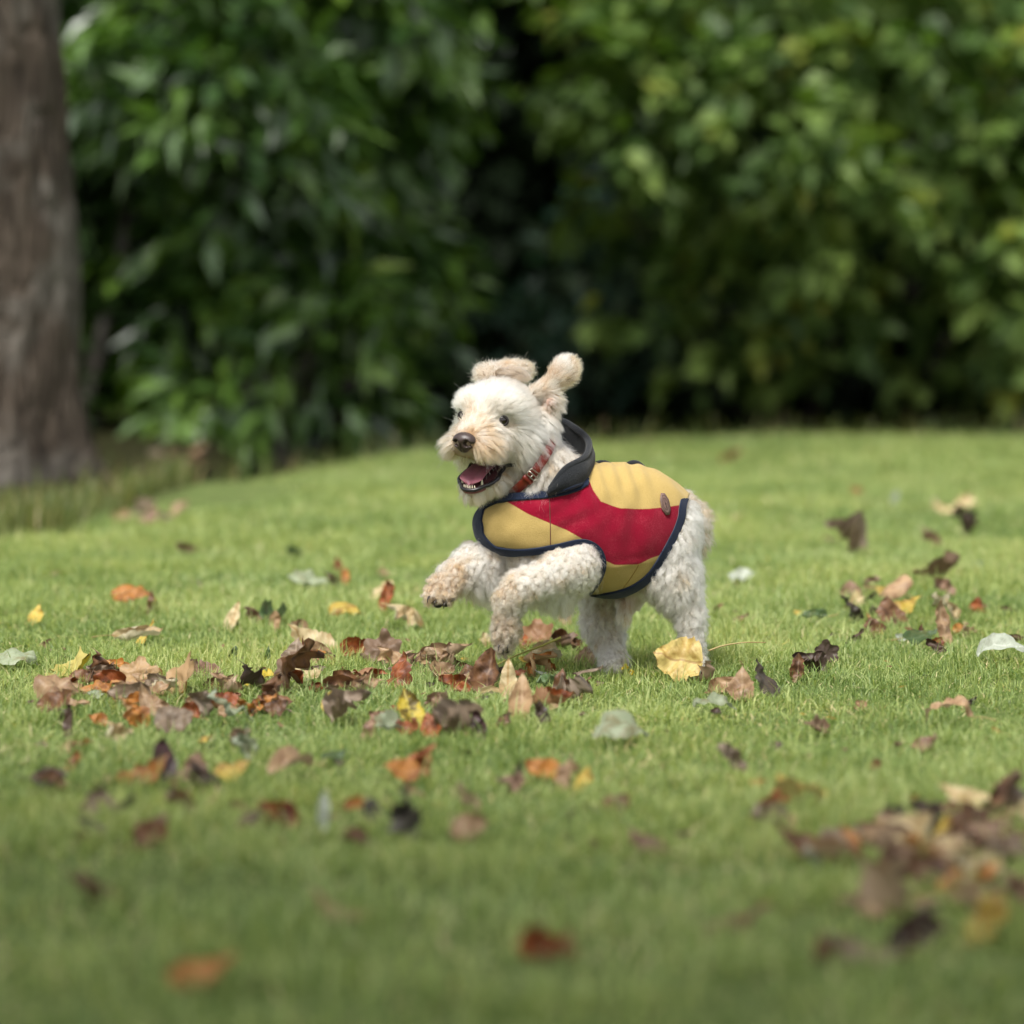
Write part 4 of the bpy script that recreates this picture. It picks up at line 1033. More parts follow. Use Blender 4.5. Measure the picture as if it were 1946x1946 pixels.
FC = fur_color(Pb, ppb['tan'], ppb['dirt'], crand[cib]) * rng.uniform(.86, 1.08, (len(Pb), 1)) * (1 + .17 * np.clip((np.linalg.norm(Pb - E0, axis=1) - .12) / .05, 0, 1))[:, None]
def add_hair(name, S, colr, r0, mat, parent):
    n, K, _ = S.shape; hc = bpy.data.hair_curves.new(name); hc.add_curves([K] * n)
    hc.position_data.foreach_set('vector', np.ascontiguousarray(S, np.float32).ravel())
    ra = hc.attributes.new('radius', 'FLOAT', 'POINT'); rad = r0 * np.linspace(1, .35, K)[None, :] * np.ones((n, 1))
    ra.data.foreach_set('value', rad.astype(np.float32).ravel())
    ca_ = hc.attributes.new('fcol', 'FLOAT_COLOR', 'CURVE'); ca_.data.foreach_set('color', np.concatenate([np.clip(colr, 0, 1), np.ones((n, 1))], 1).astype(np.float32).ravel())
    return add_child(name, hc, parent, mat)
HM = Mat('curly_hair'); hb = HM.n('ShaderNodeBsdfHairPrincipled'); hb.parametrization = 'COLOR'; HM.l(HM.attr('fcol'), hb.inputs['Color'])
hb.inputs['Roughness'].default_value = .55; hb.inputs['Radial Roughness'].default_value = .7; hb.inputs['Coat'].default_value = 0.0
HM = HM.finish(hb.outputs[0])
fur = add_hair('fur', S, np.clip(FC * 1.08, 0, .9), .00019, HM, DOG)
# whiskers and flyaway beard hairs
wh = []; 
for s in (1, -1):
    for k in range(26):
        p = H(.052 + rng.normal(0, .010), s * (.026 + rng.normal(0, .006)), -.050 + rng.normal(0, .010)); d = nrm(hf * .35 + hl * s * (.9) - hu * (.5 + rng.random() * .6) + rng.normal(0, .3, 3)); L = rng.uniform(.02, .042)
        wh.append([p + d * L * t + np.array([0, 0, -.012]) * t * t for t in np.linspace(0, 1, 9)])
for k in range(60):
    i = rng.integers(len(Pr)); p = Pr[i]; 
    if (p - E0) @ hu > -.02 and np.linalg.norm(p - E0) < .14:
        d = nrm(N_[i] + rng.normal(0, .4, 3)); wh.append([p + d * .032 * t + rng.normal(0, .0004, 3) for t in np.linspace(0, 1, 9)])
wh = np.array(wh); q = wh.reshape(-1, 3) - E0
wh = wh[~((np.abs(q @ hl) < .045) & (q @ hf > -.03) & (q @ hu < -.080)).reshape(len(wh), -1).any(1)]
add_hair('whiskers', wh, np.tile(CREAM * .9, (len(wh), 1)), .00016, HM, DOG)
print('strands', len(S), 'body verts', len(BV), 'area', area)
# ================================================================== fallen leaves
PAL = {  # face colour, blotch colour, back colour
    'brown': ((.16, .075, .032), (.05, .022, .012), (.19, .12, .075)), 'dark': ((.060, .032, .018), (.014, .008, .006), (.07, .045, .033)),
    'maroon': ((.050, .016, .018), (.02, .008, .010), (.09, .05, .045)), 'tan': ((.36, .235, .13), (.20, .11, .055), (.43, .31, .20)),
    'pink': ((.25, .15, .095), (.13, .07, .045), (.36, .25, .17)), 'orange': ((.38, .155, .030), (.15, .055, .018), (.42, .27, .13)),
    'rust': ((.25, .065, .016), (.09, .026, .010), (.30, .16, .08)), 'yellow': ((.50, .36, .06), (.26, .14, .035), (.50, .40, .15)),
    'cream': ((.55, .45, .26), (.40, .27, .12), (.62, .55, .38)), 'pale': ((.25, .29, .18), (.17, .15, .07), (.36, .40, .29)),
    'grey': ((.20, .145, .095), (.10, .065, .04), (.30, .23, .17)), 'black': ((.030, .024, .015), (.05, .034, .02), (.05, .042, .03)),
    'green': ((.045, .085, .022), (.10, .11, .03), (.12, .17, .08)), 'spotted': ((.50, .38, .03), (.03, .015, .008), (.50, .42, .12)),
    'bigyellow': ((.60, .47, .16), (.42, .27, .07), (.62, .50, .20)), 'silver': ((.36, .39, .32), (.22, .24, .18), (.46, .49, .42))}
def leaf_material(k):
    a, b, bk = PAL[k]; m = Mat(k + '_leaf'); lu = m.attr('lu', 'Fac'); lv = m.attr('lv', 'Fac')
    tc = m.n('ShaderNodeTexCoord').outputs['Object']; oi = m.n('ShaderNodeObjectInfo').outputs['Random']
    ad = m.n('ShaderNodeVectorMath', operation='ADD'); m.l(tc, ad.inputs[0]); cb_ = m.n('ShaderNodeCombineXYZ'); m.l(m.math('MULTIPLY', oi, 37.0), cb_.inputs[0]); m.l(cb_.outputs[0], ad.inputs[1])
    n1 = m.noise(42, 4, ad.outputs[0]); n2 = m.noise(260, 3, ad.outputs[0])
    lo_, hi_ = (.47, .56) if k == 'spotted' else (.46, .62)
    c = m.mix(m.ramp(n1, [(lo_, (0, 0, 0)), (hi_, (.85, .85, .85))]), a, b)
    c = m.mix(m.ramp(n2, [(.60, (0, 0, 0)), (.72, (.55, .55, .55))]), c, b)
    ab = m.math('ABSOLUTE', lu)
    ph = m.math('SUBTRACT', m.math('MULTIPLY', lv, 11.0), m.math('MULTIPLY', ab, 9.0))
    vein = m.math('ABSOLUTE', m.math('SUBTRACT', m.math('FRACT', ph), .5))
    vl = m.math('LESS_THAN', vein, .055); mid = m.math('LESS_THAN', ab, .022); vv = m.math('MAXIMUM', m.math('MULTIPLY', vl, .45), mid)
    c = m.mix(m.math('MULTIPLY', vv, .8), c, tuple(min(1, x * .5 + .5 * y) for x, y in zip(a, bk)) if k not in ('bigyellow', 'cream') else (.36, .22, .07))
    hsv = m.n('ShaderNodeHueSaturation'); m.l(c, hsv.inputs['Color']); m.l(m.math('ADD', m.math('MULTIPLY', oi, .35), .82), hsv.inputs['Value'])
    bkc = m.mix(n1, bk, tuple(x * .72 for x in bk))
    c = m.mix(m.n('ShaderNodeNewGeometry').outputs['Backfacing'], hsv.outputs[0], bkc)
    h = m.math('SUBTRACT', n2, m.math('MULTIPLY', vv, .6))
    p = m.principled(Base_Color=c, Roughness=.5, Specular_IOR_Level=.45, Normal=m.bump(h, .6, .0012))
    t = m.n('ShaderNodeBsdfTranslucent'); m.l(c, t.inputs[0]); mx = m.n('ShaderNodeMixShader'); mx.inputs[0].default_value = .22 if k not in ('dark', 'black', 'maroon') else .06
    m.l(p.outputs[0], mx.inputs[1]); m.l(t.outputs[0], mx.inputs[2]); return m.finish(mx.outputs[0])
LM = {k: leaf_material(k) for k in PAL}
STALKM = simple('leaf_stalk', (.30, .22, .08), .5); DSTALK = simple('dark_stalk', (.07, .04, .025), .6)
lrng = np.random.default_rng(99)
def leaf_shape(kind):
    """flat outline filled with a grid, unit length along y; returns verts (x,y), faces"""
    if kind == 'lobed':
        na, nr = 72, 7; a = np.linspace(0, 2 * np.pi, na, endpoint=False); th = (a + np.pi) % (2 * np.pi) - np.pi     # 0 = tip
        R = .36 + .15 * sum(np.exp(-((th - c_) / w_) ** 2) * k_ for c_, w_, k_ in ((0, .30, 1.0), (1.05, .28, .85), (-1.05, .28, .85), (2.05, .25, .55), (-2.05, .25, .55)))
        R *= 1 + .06 * np.abs(np.sin(a * 9)) + lrng.normal(0, .015, na); R *= np.where(np.abs(th) > 2.8, .55, 1)
        P = [np.array([[0, .38]])]
        for i in range(1, nr + 1): P.append(np.stack([np.sin(a) * R * i / nr, .38 + np.cos(a) * R * i / nr], 1))
        P = np.concatenate(P); F = []; T = []
        for k in range(na):
            k2 = (k + 1) % na; T.append((0, 1 + k, 1 + k2))
            for i in range(nr - 1): F.append((1 + i * na + k, 1 + (i + 1) * na + k, 1 + (i + 1) * na + k2, 1 + i * na + k2))
        return P, [np.array(F), np.array(T)]
    nu, nv = 22, 11; t = np.linspace(0, 1, nu); s = np.linspace(-1, 1, nv)
    if kind == 'broad': w = .46 * np.sin(np.pi * np.clip(t, .0, 1) ** .62) ** .62
    elif kind == 'long': w = .17 * np.sin(np.pi * t ** .85) ** .8
    else: w = .30 * np.sin(np.pi * t ** .75) ** .85
    w = w * (1 + lrng.normal(0, .06, nu)); w[0] = .012; w[-1] = .004
    asym = 1 + lrng.normal(0, .06)
    X_ = w[:, None] * s[None] * np.where(s > 0, asym, 2 - asym)[None]; Y_ = t[:, None] + 0 * s[None] + (-.03 * np.abs(s) ** 2)[None]
    ii = np.arange(nu * nv).reshape(nu, nv); return np.stack([X_, Y_], -1).reshape(-1, 2), [np.stack([ii[:-1, :-1], ii[:-1, 1:], ii[1:, 1:], ii[1:, :-1]], -1).reshape(-1, 4)]
def bend(P, length_curl, cross_curl, fold, crinkle, twist):
    x, y = P[:, 0].copy(), P[:, 1].copy(); z = fold * np.abs(x)
    q = np.stack([x, y, np.full(len(x), lrng.random() * 50)], 1); z = z + crinkle * (vnoise(q, 5) * .13 + vnoise(q, 12) * .05) + .25 * np.abs(x) ** 2 * crinkle * (1 if lrng.random() < .6 else -1) * 2
    if abs(cross_curl) > 1e-3:
        k = cross_curl; r_ = 1 / k; z2 = (r_ - z) ; x, z = np.sin(x * k) * z2, r_ - np.cos(x * k) * z2
    if abs(length_curl) > 1e-3:
        k = length_curl; r_ = 1 / k; yy = y - .35; z2 = (r_ - z); y, z = np.sin(yy * k) * z2 + .35, r_ - np.cos(yy * k) * z2
    a = twist * (y - .4); x, z = x * np.cos(a) - z * np.sin(a), x * np.sin(a) + z * np.cos(a)
    return np.stack([x, y, z], 1)
STYLE = {  # tilt, tilt spread, length curl, cross curl, fold, crinkle, twist
    'flat': (6, 5, .8, .9, .10, 1.1, .4), 'arch': (8, 6, -1.9, -.8, .1, .8, .3), 'cup': (14, 8, 1.7, 1.5, .15, .9, .4), 'roll': (8, 6, .6, 6.0, .1, .8, .4),
    'up': (72, 9, .9, 1.9, .25, .8, .4), 'fan': (48, 8, .8, .6, .10, 1.1, .3), 'crumple': (28, 14, 1.8, 2.6, .35, 2.6, 1.2), 'edge': (5, 4, -.9, 2.4, .5, .9, .3)}
def rotz(a): c, s = math.cos(a), math.sin(a); return np.array([[c, -s, 0], [s, c, 0], [0, 0, 1]])
def rotx(a): c, s = math.cos(a), math.sin(a); return np.array([[1, 0, 0], [0, c, -s], [0, s, c]])
def roty(a): c, s = math.cos(a), math.sin(a); return np.array([[c, 0, s], [0, 1, 0], [-s, 0, c]])
SEEN = {}
def fallen_leaf(px, py, w, h, sty, colour, label, kind=None, az=None, stalk=None, lift=None, group=None, z0=None, depth=None, roll=None):
    tilt, ts_, lc, cc_, fo, cr, tw = STYLE[sty]
    kind = kind or ('broad', 'ovate', 'ovate', 'broad', 'long')[lrng.integers(5)]
    k_ = 1.0 if colour == 'bigyellow' else 1.17
    w, h = w * k_, h * k_
    P, F = leaf_shape(kind); j = lambda: lrng.uniform(.75, 1.25)
    V = bend(P, lc * j(), cc_ * j() * (.6 if kind == 'lobed' else 1), fo, cr * j(), tw * lrng.normal(0, .7))
    if az is None:
        az = lrng.normal(0, 25) + (180 if lrng.random() < .5 else 0) if sty not in ('up', 'fan') else 90 + lrng.normal(0, 28)
    T = math.radians(tilt + lrng.normal(0, ts_ * .4))
    R = rotz(math.radians(az - 90)) @ rotx(T) @ roty(lrng.normal(0, .18) if sty in ('up', 'fan') and roll is None else -math.copysign(1, math.sin(math.radians(az - 90))) * (roll if roll is not None else min(.95, .08 + h / w * lrng.uniform(.6, 1.2))))
    st = []
    if stalk is None: stalk = lrng.random() < .35
    V = V - V.mean(0); Vw = V @ R.T
    if stalk:
        b = V[0] if kind != 'lobed' else np.array([0, -.38 + .05, 0]) + (P.mean(0)[0] * 0)
        base = V[0] if kind != 'lobed' else V[1 + 36]
        L = stalk if not isinstance(stalk, bool) else .35
        sp = catmull(np.array([base, base + np.array([.03, -L * .5, .02]), base + np.array([lrng.normal(0, .07), -L, .06 * lrng.random()])]), 9) @ R.T
    d = FPX * CAMH / (py + h * .35 - HZ) if depth is None else depth
    x = (px - CX) / FPX * d; y = d; s = 1.0
    lift_ = (.012 if sty in ('flat', 'arch', 'roll', 'edge') else .004) if lift is None else lift
    for _ in range(5):
        off = np.array([x, y, float(gh(x, y)) + lift_ - (Vw[:, 2].min() * s)]) if z0 is None else np.array([x, y, z0])
        qx, qy, qd = project(Vw * s + off); ww, hh = np.ptp(qx), np.ptp(qy)
        s *= math.sqrt((w * w + .6 * h * h) / (ww * ww + .6 * hh * hh))
        x += (px - (qx.max() + qx.min()) / 2) / FPX * y
        if depth is None: y += (-(py - (qy.max() + qy.min()) / 2)) * (y * y) / (FPX * CAMH)
    V0 = Vw * s
    me = fast_mesh('fallen_leaf', V0, F, attrs={'lu': P[:, 0], 'lv': P[:, 1]})
    o = link('fallen_leaf', me, mat=LM[colour]); o.location = off
    tag(o, label, 'leaf', group or 'autumn leaves fallen on the lawn')
    if label in SEEN: print('DUPLICATE LABEL', label)
    SEEN[label] = 1
    if stalk:
        v, f = tube(sp * s, np.linspace(.0007, .0011, 9) * (1.0), 6)
        link('stalk', fast_mesh('stalk', v, f), o, DSTALK if colour in ('dark', 'black', 'maroon', 'brown') else STALKM)
    return o
# ---- leaves by the dog
fallen_leaf(1288, 1232, 106, 70, 'flat', 'bigyellow', 'large pale yellow heart-shaped leaf propped against the hind paw', 'broad', az=168, stalk=False, lift=.004, roll=1.05, depth=6.9)
_big = bpy.data.objects[-1] if False else [o for o in col.objects if o.get('label', '').startswith('large pale yellow heart')][0]
sp = np.array([W(1346, 1237, -.07), W(1375, 1227, -.07), W(1415, 1221, -.07), W(1456, 1221, -.06)]) - np.array(_big.location)
v, f = tube(catmull(sp, 20), np.linspace(.0016, .0009, 20), 7); link('stalk', fast_mesh('stalk', v, f), _big, STALKM)
ROWS = [
 (913, 1251, 52, 82, 'up', 'brown', 'large dark brown leaf curled upright beside the hanging front paw', 'broad'),
 (921, 1213, 30, 26, 'fan', 'cream', 'pale yellow leaf tip behind the upright brown leaf'),
 (925, 1283, 60, 16, 'crumple', 'dark', 'blackish crumpled leaf at the foot of the upright brown leaf'),
 (992, 1313, 44, 84, 'up', 'tan', 'upright leaf orange above and cream below, in front of the paws', 'ovate'),
 (1107, 1297, 88, 40, 'crumple', 'grey', 'brown crumpled leaf lying below the far hind paw'),
 (875, 1291, 50, 20, 'cup', 'tan', 'pale brown leaf left of the upright brown leaf'),
 (846, 1243, 96, 24, 'roll', 'tan', 'long bark-like tan leaf behind, just left of the upright brown leaf'),
 (1022, 1212, 62, 36, 'fan', 'rust', 'orange-red pointed leaf between the front and hind paws', 'lobed'),
 (994, 1216, 30, 34, 'fan', 'rust', 'smaller rusty leaf just right of the hanging front paw'),
 (1078, 1220, 58, 22, 'crumple', 'brown', 'rust brown curled leaf touching the far hind leg'),
 (1040, 1240, 62, 12, 'edge', 'cream', 'cream and orange strip of leaf between the paws'),
 (1035, 1281, 32, 16, 'cup', 'silver', 'small silvery leaf in front of the dog'),
 (1083, 1274, 14, 16, 'up', 'silver', 'tiny white sliver of leaf near the far hind paw'),
 (1053, 1290, 60, 12, 'flat', 'green', 'dark green flat leaf under the small silvery leaf'),
 (805, 1259, 40, 14, 'cup', 'pale', 'small whitish green leaf left of the bark-like leaf'),
 (833, 1265, 36, 8, 'flat', 'silver', 'thin silvery leaf lying in front of the bark-like leaf'),
 (764, 1245, 50, 24, 'crumple', 'pink', 'pinkish tan crumpled leaf right of the dark jagged leaf'),
 (735, 1252, 26, 20, 'cup', 'orange', 'small orange leaf below the dark jagged leaf'),
 (708, 1231, 74, 52, 'fan', 'brown', 'dark brown jagged leaf standing up, left of the paws', 'lobed'),
 (702, 1212, 36, 22, 'fan', 'yellow', 'yellow leaf peeping over the dark jagged leaf'),
 (753, 1176, 76, 44, 'crumple', 'cream', 'cream twisted leaf with a raised tip, left of the raised paw'),
 (592, 1214, 86, 40, 'cup', 'cream', 'big cream and tan curled leaf left of centre', 'ovate'),
 (611, 1242, 82, 24, 'cup', 'rust', 'rust orange leaf under the big cream curled leaf'),
 (561, 1194, 34, 24, 'cup', 'tan', 'small tan leaf above the big cream curled leaf'),
 (492, 1253, 106, 54, 'crumple', 'brown', 'big dark brown crinkled leaf with ragged edges', 'lobed'),
 (434, 1287, 60, 30, 'crumple', 'dark', 'blackish leaf beneath the big crinkled brown leaf'),
 (385, 1277, 66, 34, 'cup', 'pink', 'pinkish tan leaf left of the big crinkled brown leaf'),
 (480, 1290, 60, 18, 'flat', 'spotted', 'yellow and brown mottled leaf in the grass under the crinkled leaf'),
 (588, 1281, 64, 13, 'flat', 'cream', 'thin cream leaf lying flat below the rust orange leaf'),
 (203, 1284, 66, 62, 'fan', 'orange', 'orange speckled leaf standing up, left of the leaf cluster', 'lobed'),
 (291, 1288, 72, 60, 'fan', 'orange', 'orange spotted leaf rising behind the tan leaf of the cluster', 'lobed'),
 (283, 1312, 62, 40, 'cup', 'tan', 'tan leaf leaning on the orange spotted leaf'),
 (128, 1264, 84, 26, 'cup', 'spotted', 'yellow and black spotted leaf above the curved tan leaf', 'lobed'),
 (112, 1284, 60, 26, 'crumple', 'grey', 'grey brown leaf wedged under the yellow and black one'),
 (105, 1308, 78, 40, 'arch', 'tan', 'curved tan leaf at the left end of the leaf cluster', 'ovate'),
 (160, 1280, 30, 22, 'crumple', 'grey', 'small grey leaf between the curved tan and orange speckled leaves'),
 (35, 1249, 72, 26, 'arch', 'pale', 'pale grey-green leaf near the left edge', 'ovate'),
 (221, 1329, 46, 44, 'fan', 'tan', 'tan and yellow leaf hanging in front of the cluster'),
 (172, 1321, 34, 16, 'flat', 'pale', 'small pale green leaf between tan leaves'),
 (338, 1325, 56, 50, 'crumple', 'pale', 'whitish green crumpled leaf at the right of the cluster', 'broad'),
 (398, 1338, 88, 34, 'crumple', 'pale', 'greyish green crumpled leaf right of the whitish green one'),
 (505, 1347, 42, 24, 'cup', 'brown', 'small brown curled leaf in front of the thin cream leaf'),
 (594, 1327, 44, 30, 'fan', 'yellow', 'yellow leaf sticking out behind the brown clump'),
 (633, 1338, 88, 50, 'crumple', 'grey', 'dark brown crumpled leaf in the clump left of the yellow striped leaf', 'lobed'),
 (677, 1330, 36, 34, 'crumple', 'pink', 'pinkish leaf at the right end of the brown clump'),
 (760, 1337, 58, 56, 'fan', 'spotted', 'bright yellow leaf with a dark stripe standing in the grass', 'ovate'),
 (821, 1328, 46, 28, 'crumple', 'pink', 'pinkish brown speckled leaf right of the yellow striped leaf'),
 (804, 1374, 46, 34, 'fan', 'rust', 'rusty orange leaf below the speckled pinkish leaf'),
 (768, 1383, 44, 22, 'cup', 'rust', 'low rust brown leaf left of the rusty orange one'),
 (862, 1366, 96, 44, 'crumple', 'grey', 'big grey-brown crumpled leaf in front of the upright leaves', 'lobed'),
 (901, 1362, 32, 52, 'up', 'maroon', 'dark purplish upright fold behind the grey-brown leaf'),
 (684, 1383, 32, 40, 'fan', 'pink', 'pale pinkish leaf standing below the brown clump'),
 (724, 1368, 62, 22, 'flat', 'pale', 'pale green flat leaf right of the pinkish standing leaf'),
 (1182, 1379, 100, 26, 'arch', 'pale', 'whitish green leaf with a long cream midrib below the hind paws', 'ovate'),
 (986, 1437, 32, 48, 'up', 'black', 'black leaf standing upright in the foreground centre'),
 (1035, 1462, 66, 34, 'cup', 'orange', 'blurred orange leaf right of the black upright leaf'),
 (1085, 1462, 60, 34, 'fan', 'tan', 'blurred tan leaf in the orange foreground group'),
 (1122, 1468, 42, 30, 'fan', 'yellow', 'blurred yellow leaf at the right end of the orange foreground group'),
 (976, 1478, 50, 22, 'crumple', 'pink', 'blurred pinkish leaf just below the black upright leaf'),
 (1176, 1527, 44, 36, 'cup', 'brown', 'blurred brown leaf low in the foreground right of centre'),
 (1129, 1534, 26, 24, 'cup', 'dark', 'small dark blurred leaf beside the low brown one'),
 (1238, 1600, 76, 34, 'cup', 'pink', 'blurred pinkish leaf nearest the camera, right of centre'),
 (955, 1358, 34, 16, 'crumple', 'brown', 'small brown leaf left of the foot of the upright tan leaf'),
 (1040, 1326, 22, 54, 'up', 'dark', 'thin dark brown sliver standing right of the upright tan leaf'),
 (632, 1434, 42, 20, 'flat', 'green', 'olive green leaf in the blurred left foreground'),
 (1092, 1166, 22, 36, 'up', 'tan', 'tan orange leaf showing behind the far hind leg'),
 # left field
 (248, 1134, 78, 28, 'arch', 'orange', 'orange yellow leaf lying alone in the left lawn', 'ovate'),
 (14, 1170, 34, 26, 'fan', 'yellow', 'yellow leaf at the left edge of the picture'),
 (265, 1205, 86, 32, 'roll', 'cream', 'rolled cream leaf with orange rim, below the lone orange yellow leaf'),
 (203, 1202, 40, 26, 'fan', 'yellow', 'faded yellow leaf left of the rolled cream leaf'),
 (178, 1133, 28, 36, 'up', 'brown', 'small brown leaf standing left of the lone orange yellow leaf'),
 (397, 1172, 44, 30, 'fan', 'cream', 'pale yellow pointed leaf in the left lawn'),
 (441, 1163, 24, 34, 'up', 'tan', 'small cream and orange leaf standing beside the pale yellow pointed leaf'),
 (473, 1172, 38, 26, 'crumple', 'pink', 'pinkish leaf right of the small cream and orange leaf'),
 (517, 1160, 52, 10, 'edge', 'green', 'thin dark green leaf right of the pinkish leaf'),
 (583, 1099, 70, 20, 'flat', 'pale', 'pale green leaf topped by an orange leaf in the far lawn', 'ovate'),
 (594, 1078, 22, 22, 'up', 'orange', 'orange leaf standing on the pale green far leaf'),
 (614, 1100, 24, 28, 'crumple', 'dark', 'dark leaf at the right tip of the pale green far leaf'),
 (687, 1121, 36, 52, 'up', 'rust', 'rust brown leaf standing up in the lawn below the dog\'s chest level'),
 (719, 1126, 40, 34, 'fan', 'cream', 'cream leaf leaning on the rust brown standing leaf'),
 (656, 1158, 56, 20, 'arch', 'yellow', 'yellow leaf lying below the rust brown standing leaf'),
 (712, 1080, 20, 22, 'fan', 'tan', 'small tan orange leaf above the cream leaning leaf'),
 (338, 1040, 30, 24, 'crumple', 'pink', 'pinkish brown leaf far off in the left lawn'),
 (535, 1042, 30, 20, 'crumple', 'green', 'dark green leaf far off, right of the pinkish brown one'),
 (590, 1054, 14, 28, 'up', 'rust', 'rusty leaf standing above the pale green far leaf'),
 (343, 1227, 22, 24, 'up', 'green', 'small green leaf right of the rolled cream leaf'),
 (413, 1222, 22, 24, 'up', 'green', 'small green leaf nearer the big crinkled brown leaf'),
 (68, 1226, 20, 16, 'crumple', 'pink', 'small pinkish scrap above the pale grey-green leaf'),
 # left foreground
 (29, 1350, 30, 56, 'up', 'dark', 'dark brown leaf standing near the left edge'),
 (153, 1366, 34, 20, 'cup', 'orange', 'small orange brown leaf below the curved tan leaf'),
 (68, 1356, 26, 16, 'crumple', 'dark', 'small dark scrap left of the small orange brown leaf'),
 (176, 1388, 62, 28, 'crumple', 'cream', 'pale cream crumpled leaf in the left foreground'),
 (219, 1416, 50, 78, 'up', 'maroon', 'dark maroon leaf curled upright in the left foreground', 'ovate'),
 (258, 1466, 96, 34, 'cup', 'orange', 'blurred orange brown leaf under the maroon one'),
 (328, 1450, 62, 52, 'fan', 'pink', 'blurred tan fan-shaped leaf right of the maroon one', 'broad'),
 (275, 1496, 84, 26, 'crumple', 'brown', 'blurred brown leaf below the orange brown one'),
 (430, 1462, 66, 24, 'flat', 'yellow', 'blurred yellow orange leaf in the left foreground', 'ovate'),
 (378, 1404, 26, 14, 'flat', 'yellow', 'small blurred yellow leaf above the yellow orange one'),
 (439, 1402, 38, 36, 'crumple', 'pink', 'small pale pinkish leaf in the left foreground', 'lobed'),
 (555, 1504, 34, 66, 'up', 'silver', 'blurred pale leaf curling upright in the near grass'),
 (524, 1548, 74, 34, 'cup', 'rust', 'blurred rusty orange leaf at the foot of the pale upright leaf'),
 (753, 1532, 88, 56, 'crumple', 'black', 'big blurred black leaf in the near foreground', 'lobed'),
 (690, 1527, 38, 38, 'fan', 'black', 'smaller blurred black leaf left of the big black one'),
 (780, 1432, 66, 56, 'crumple', 'rust', 'blurred rust brown leaf with a cream tip', 'ovate'),
 (542, 1445, 88, 12, 'edge', 'tan', 'thin tan curled leaf lying in the left foreground'),
 (62, 1408, 26, 28, 'fan', 'tan', 'small blurred tan leaf near the left edge'),
 (95, 1508, 90, 30, 'crumple', 'grey', 'big blurred grey brown leaf at lower left'),
 (186, 1520, 44, 40, 'crumple', 'dark', 'blurred dark leaf right of the big grey brown one'),
 (455, 1556, 52, 24, 'crumple', 'grey', 'blurred greyish leaf left of the rusty orange near leaf'),
 # right field
 (1351, 1280, 42, 34, 'crumple', 'pink', 'brown and cream crumpled leaf just right of the hind paw'),
 (1382, 1306, 52, 26, 'cup', 'tan', 'light brown leaf right of the crumpled one by the hind paw'),
 (1426, 1301, 58, 40, 'fan', 'tan', 'orange tan leaf pointing up right of the light brown one', 'ovate'),
 (1363, 1332, 74, 26, 'arch', 'pale', 'pale blue-green leaf below the light brown leaves', 'ovate'),
 (1502, 1284, 62, 32, 'fan', 'black', 'blackish green leaf at the left end of the dark leaf row'),
 (1555, 1266, 64, 24, 'crumple', 'dark', 'dark crumpled leaf in the middle of the dark leaf row', 'lobed'),
 (1606, 1248, 26, 50, 'up', 'brown', 'dark brown leaf standing in the dark leaf row'),
 (1632, 1246, 32, 54, 'up', 'dark', 'dark greyish leaf standing at the right end of the dark leaf row', 'lobed'),
 (1673, 1120, 32, 12, 'flat', 'yellow', 'small bright yellow leaf above the right leaf group'),
 (1716, 1124, 60, 34, 'arch', 'tan', 'tan leaf arched at the top of the right leaf group'),
 (1683, 1158, 44, 38, 'crumple', 'black', 'dark green crumpled leaf in the right leaf group'),
 (1712, 1156, 72, 38, 'cup', 'yellow', 'yellow orange leaf in the middle of the right leaf group'),
 (1757, 1164, 56, 52, 'fan', 'brown', 'brown leaf with an orange spot in the right leaf group'),
 (1770, 1126, 16, 42, 'up', 'cream', 'narrow cream leaf standing above the right leaf group'),
 (1812, 1158, 60, 32, 'crumple', 'cream', 'cream twisted leaf right of the right leaf group'),
 (1796, 1118, 40, 26, 'cup', 'pink', 'brownish pink leaf above the cream twisted leaf'),
 (1748, 1211, 60, 18, 'flat', 'green', 'greenish brown leaf below the right leaf group'),
 (1717, 1212, 18, 14, 'cup', 'silver', 'tiny white leaf end beside the greenish brown leaf'),
 (1662, 1174, 26, 14, 'cup', 'orange', 'tiny orange leaf at the left of the right leaf group'),
 (1870, 1184, 60, 40, 'fan', 'tan', 'long tan orange leaf slanting near the right edge', 'long'),
 (1826, 1196, 28, 18, 'cup', 'orange', 'small orange brown leaf left of the slanting tan leaf'),
 (1917, 1157, 32, 32, 'fan', 'rust', 'rust leaf above the slanting tan leaf'),
 (1940, 1168, 16, 26, 'up', 'brown', 'small brown leaf cut by the right edge'),
 (1904, 1230, 88, 44, 'arch', 'silver', 'long whitish green leaf near the right edge', 'long'),
 (1860, 1240, 46, 32, 'crumple', 'dark', 'dark brown crumpled leaf left of the long whitish leaf'),
 (1776, 1074, 84, 24, 'cup', 'brown', 'blurred brown and orange leaf in the far right lawn'),
 (1873, 1070, 18, 14, 'cup', 'silver', 'tiny white scrap right of the far brown and orange leaf'),
 (1822, 963, 54, 30, 'cup', 'cream', 'blurred cream leaf far off at upper right'),
 (1826, 932, 20, 22, 'up', 'silver', 'small whitish leaf standing behind the far cream leaf'),
 (1895, 953, 38, 16, 'flat', 'cream', 'faint pale leaf right of the far cream leaf'),
 (1905, 982, 62, 24, 'crumple', 'dark', 'blurred dark leaf far off near the right edge'),
 (1668, 1008, 92, 26, 'crumple', 'grey', 'blurred brown leaf in the far lawn right of the dog\'s rump', 'lobed'),
 (1597, 1023, 28, 14, 'cup', 'brown', 'small blurred brown leaf left of the far brown one'),
 (1801, 1018, 40, 24, 'crumple', 'pink', 'blurred pinkish leaf in the far right lawn'),
 (1691, 936, 20, 14, 'cup', 'rust', 'tiny red-brown leaf far up the right lawn'),
 (1412, 979, 28, 14, 'cup', 'cream', 'small faint cream leaf right of the dog\'s tail'),
 (1410, 1095, 48, 14, 'flat', 'silver', 'pale whitish leaf in the lawn right of the hind leg'),
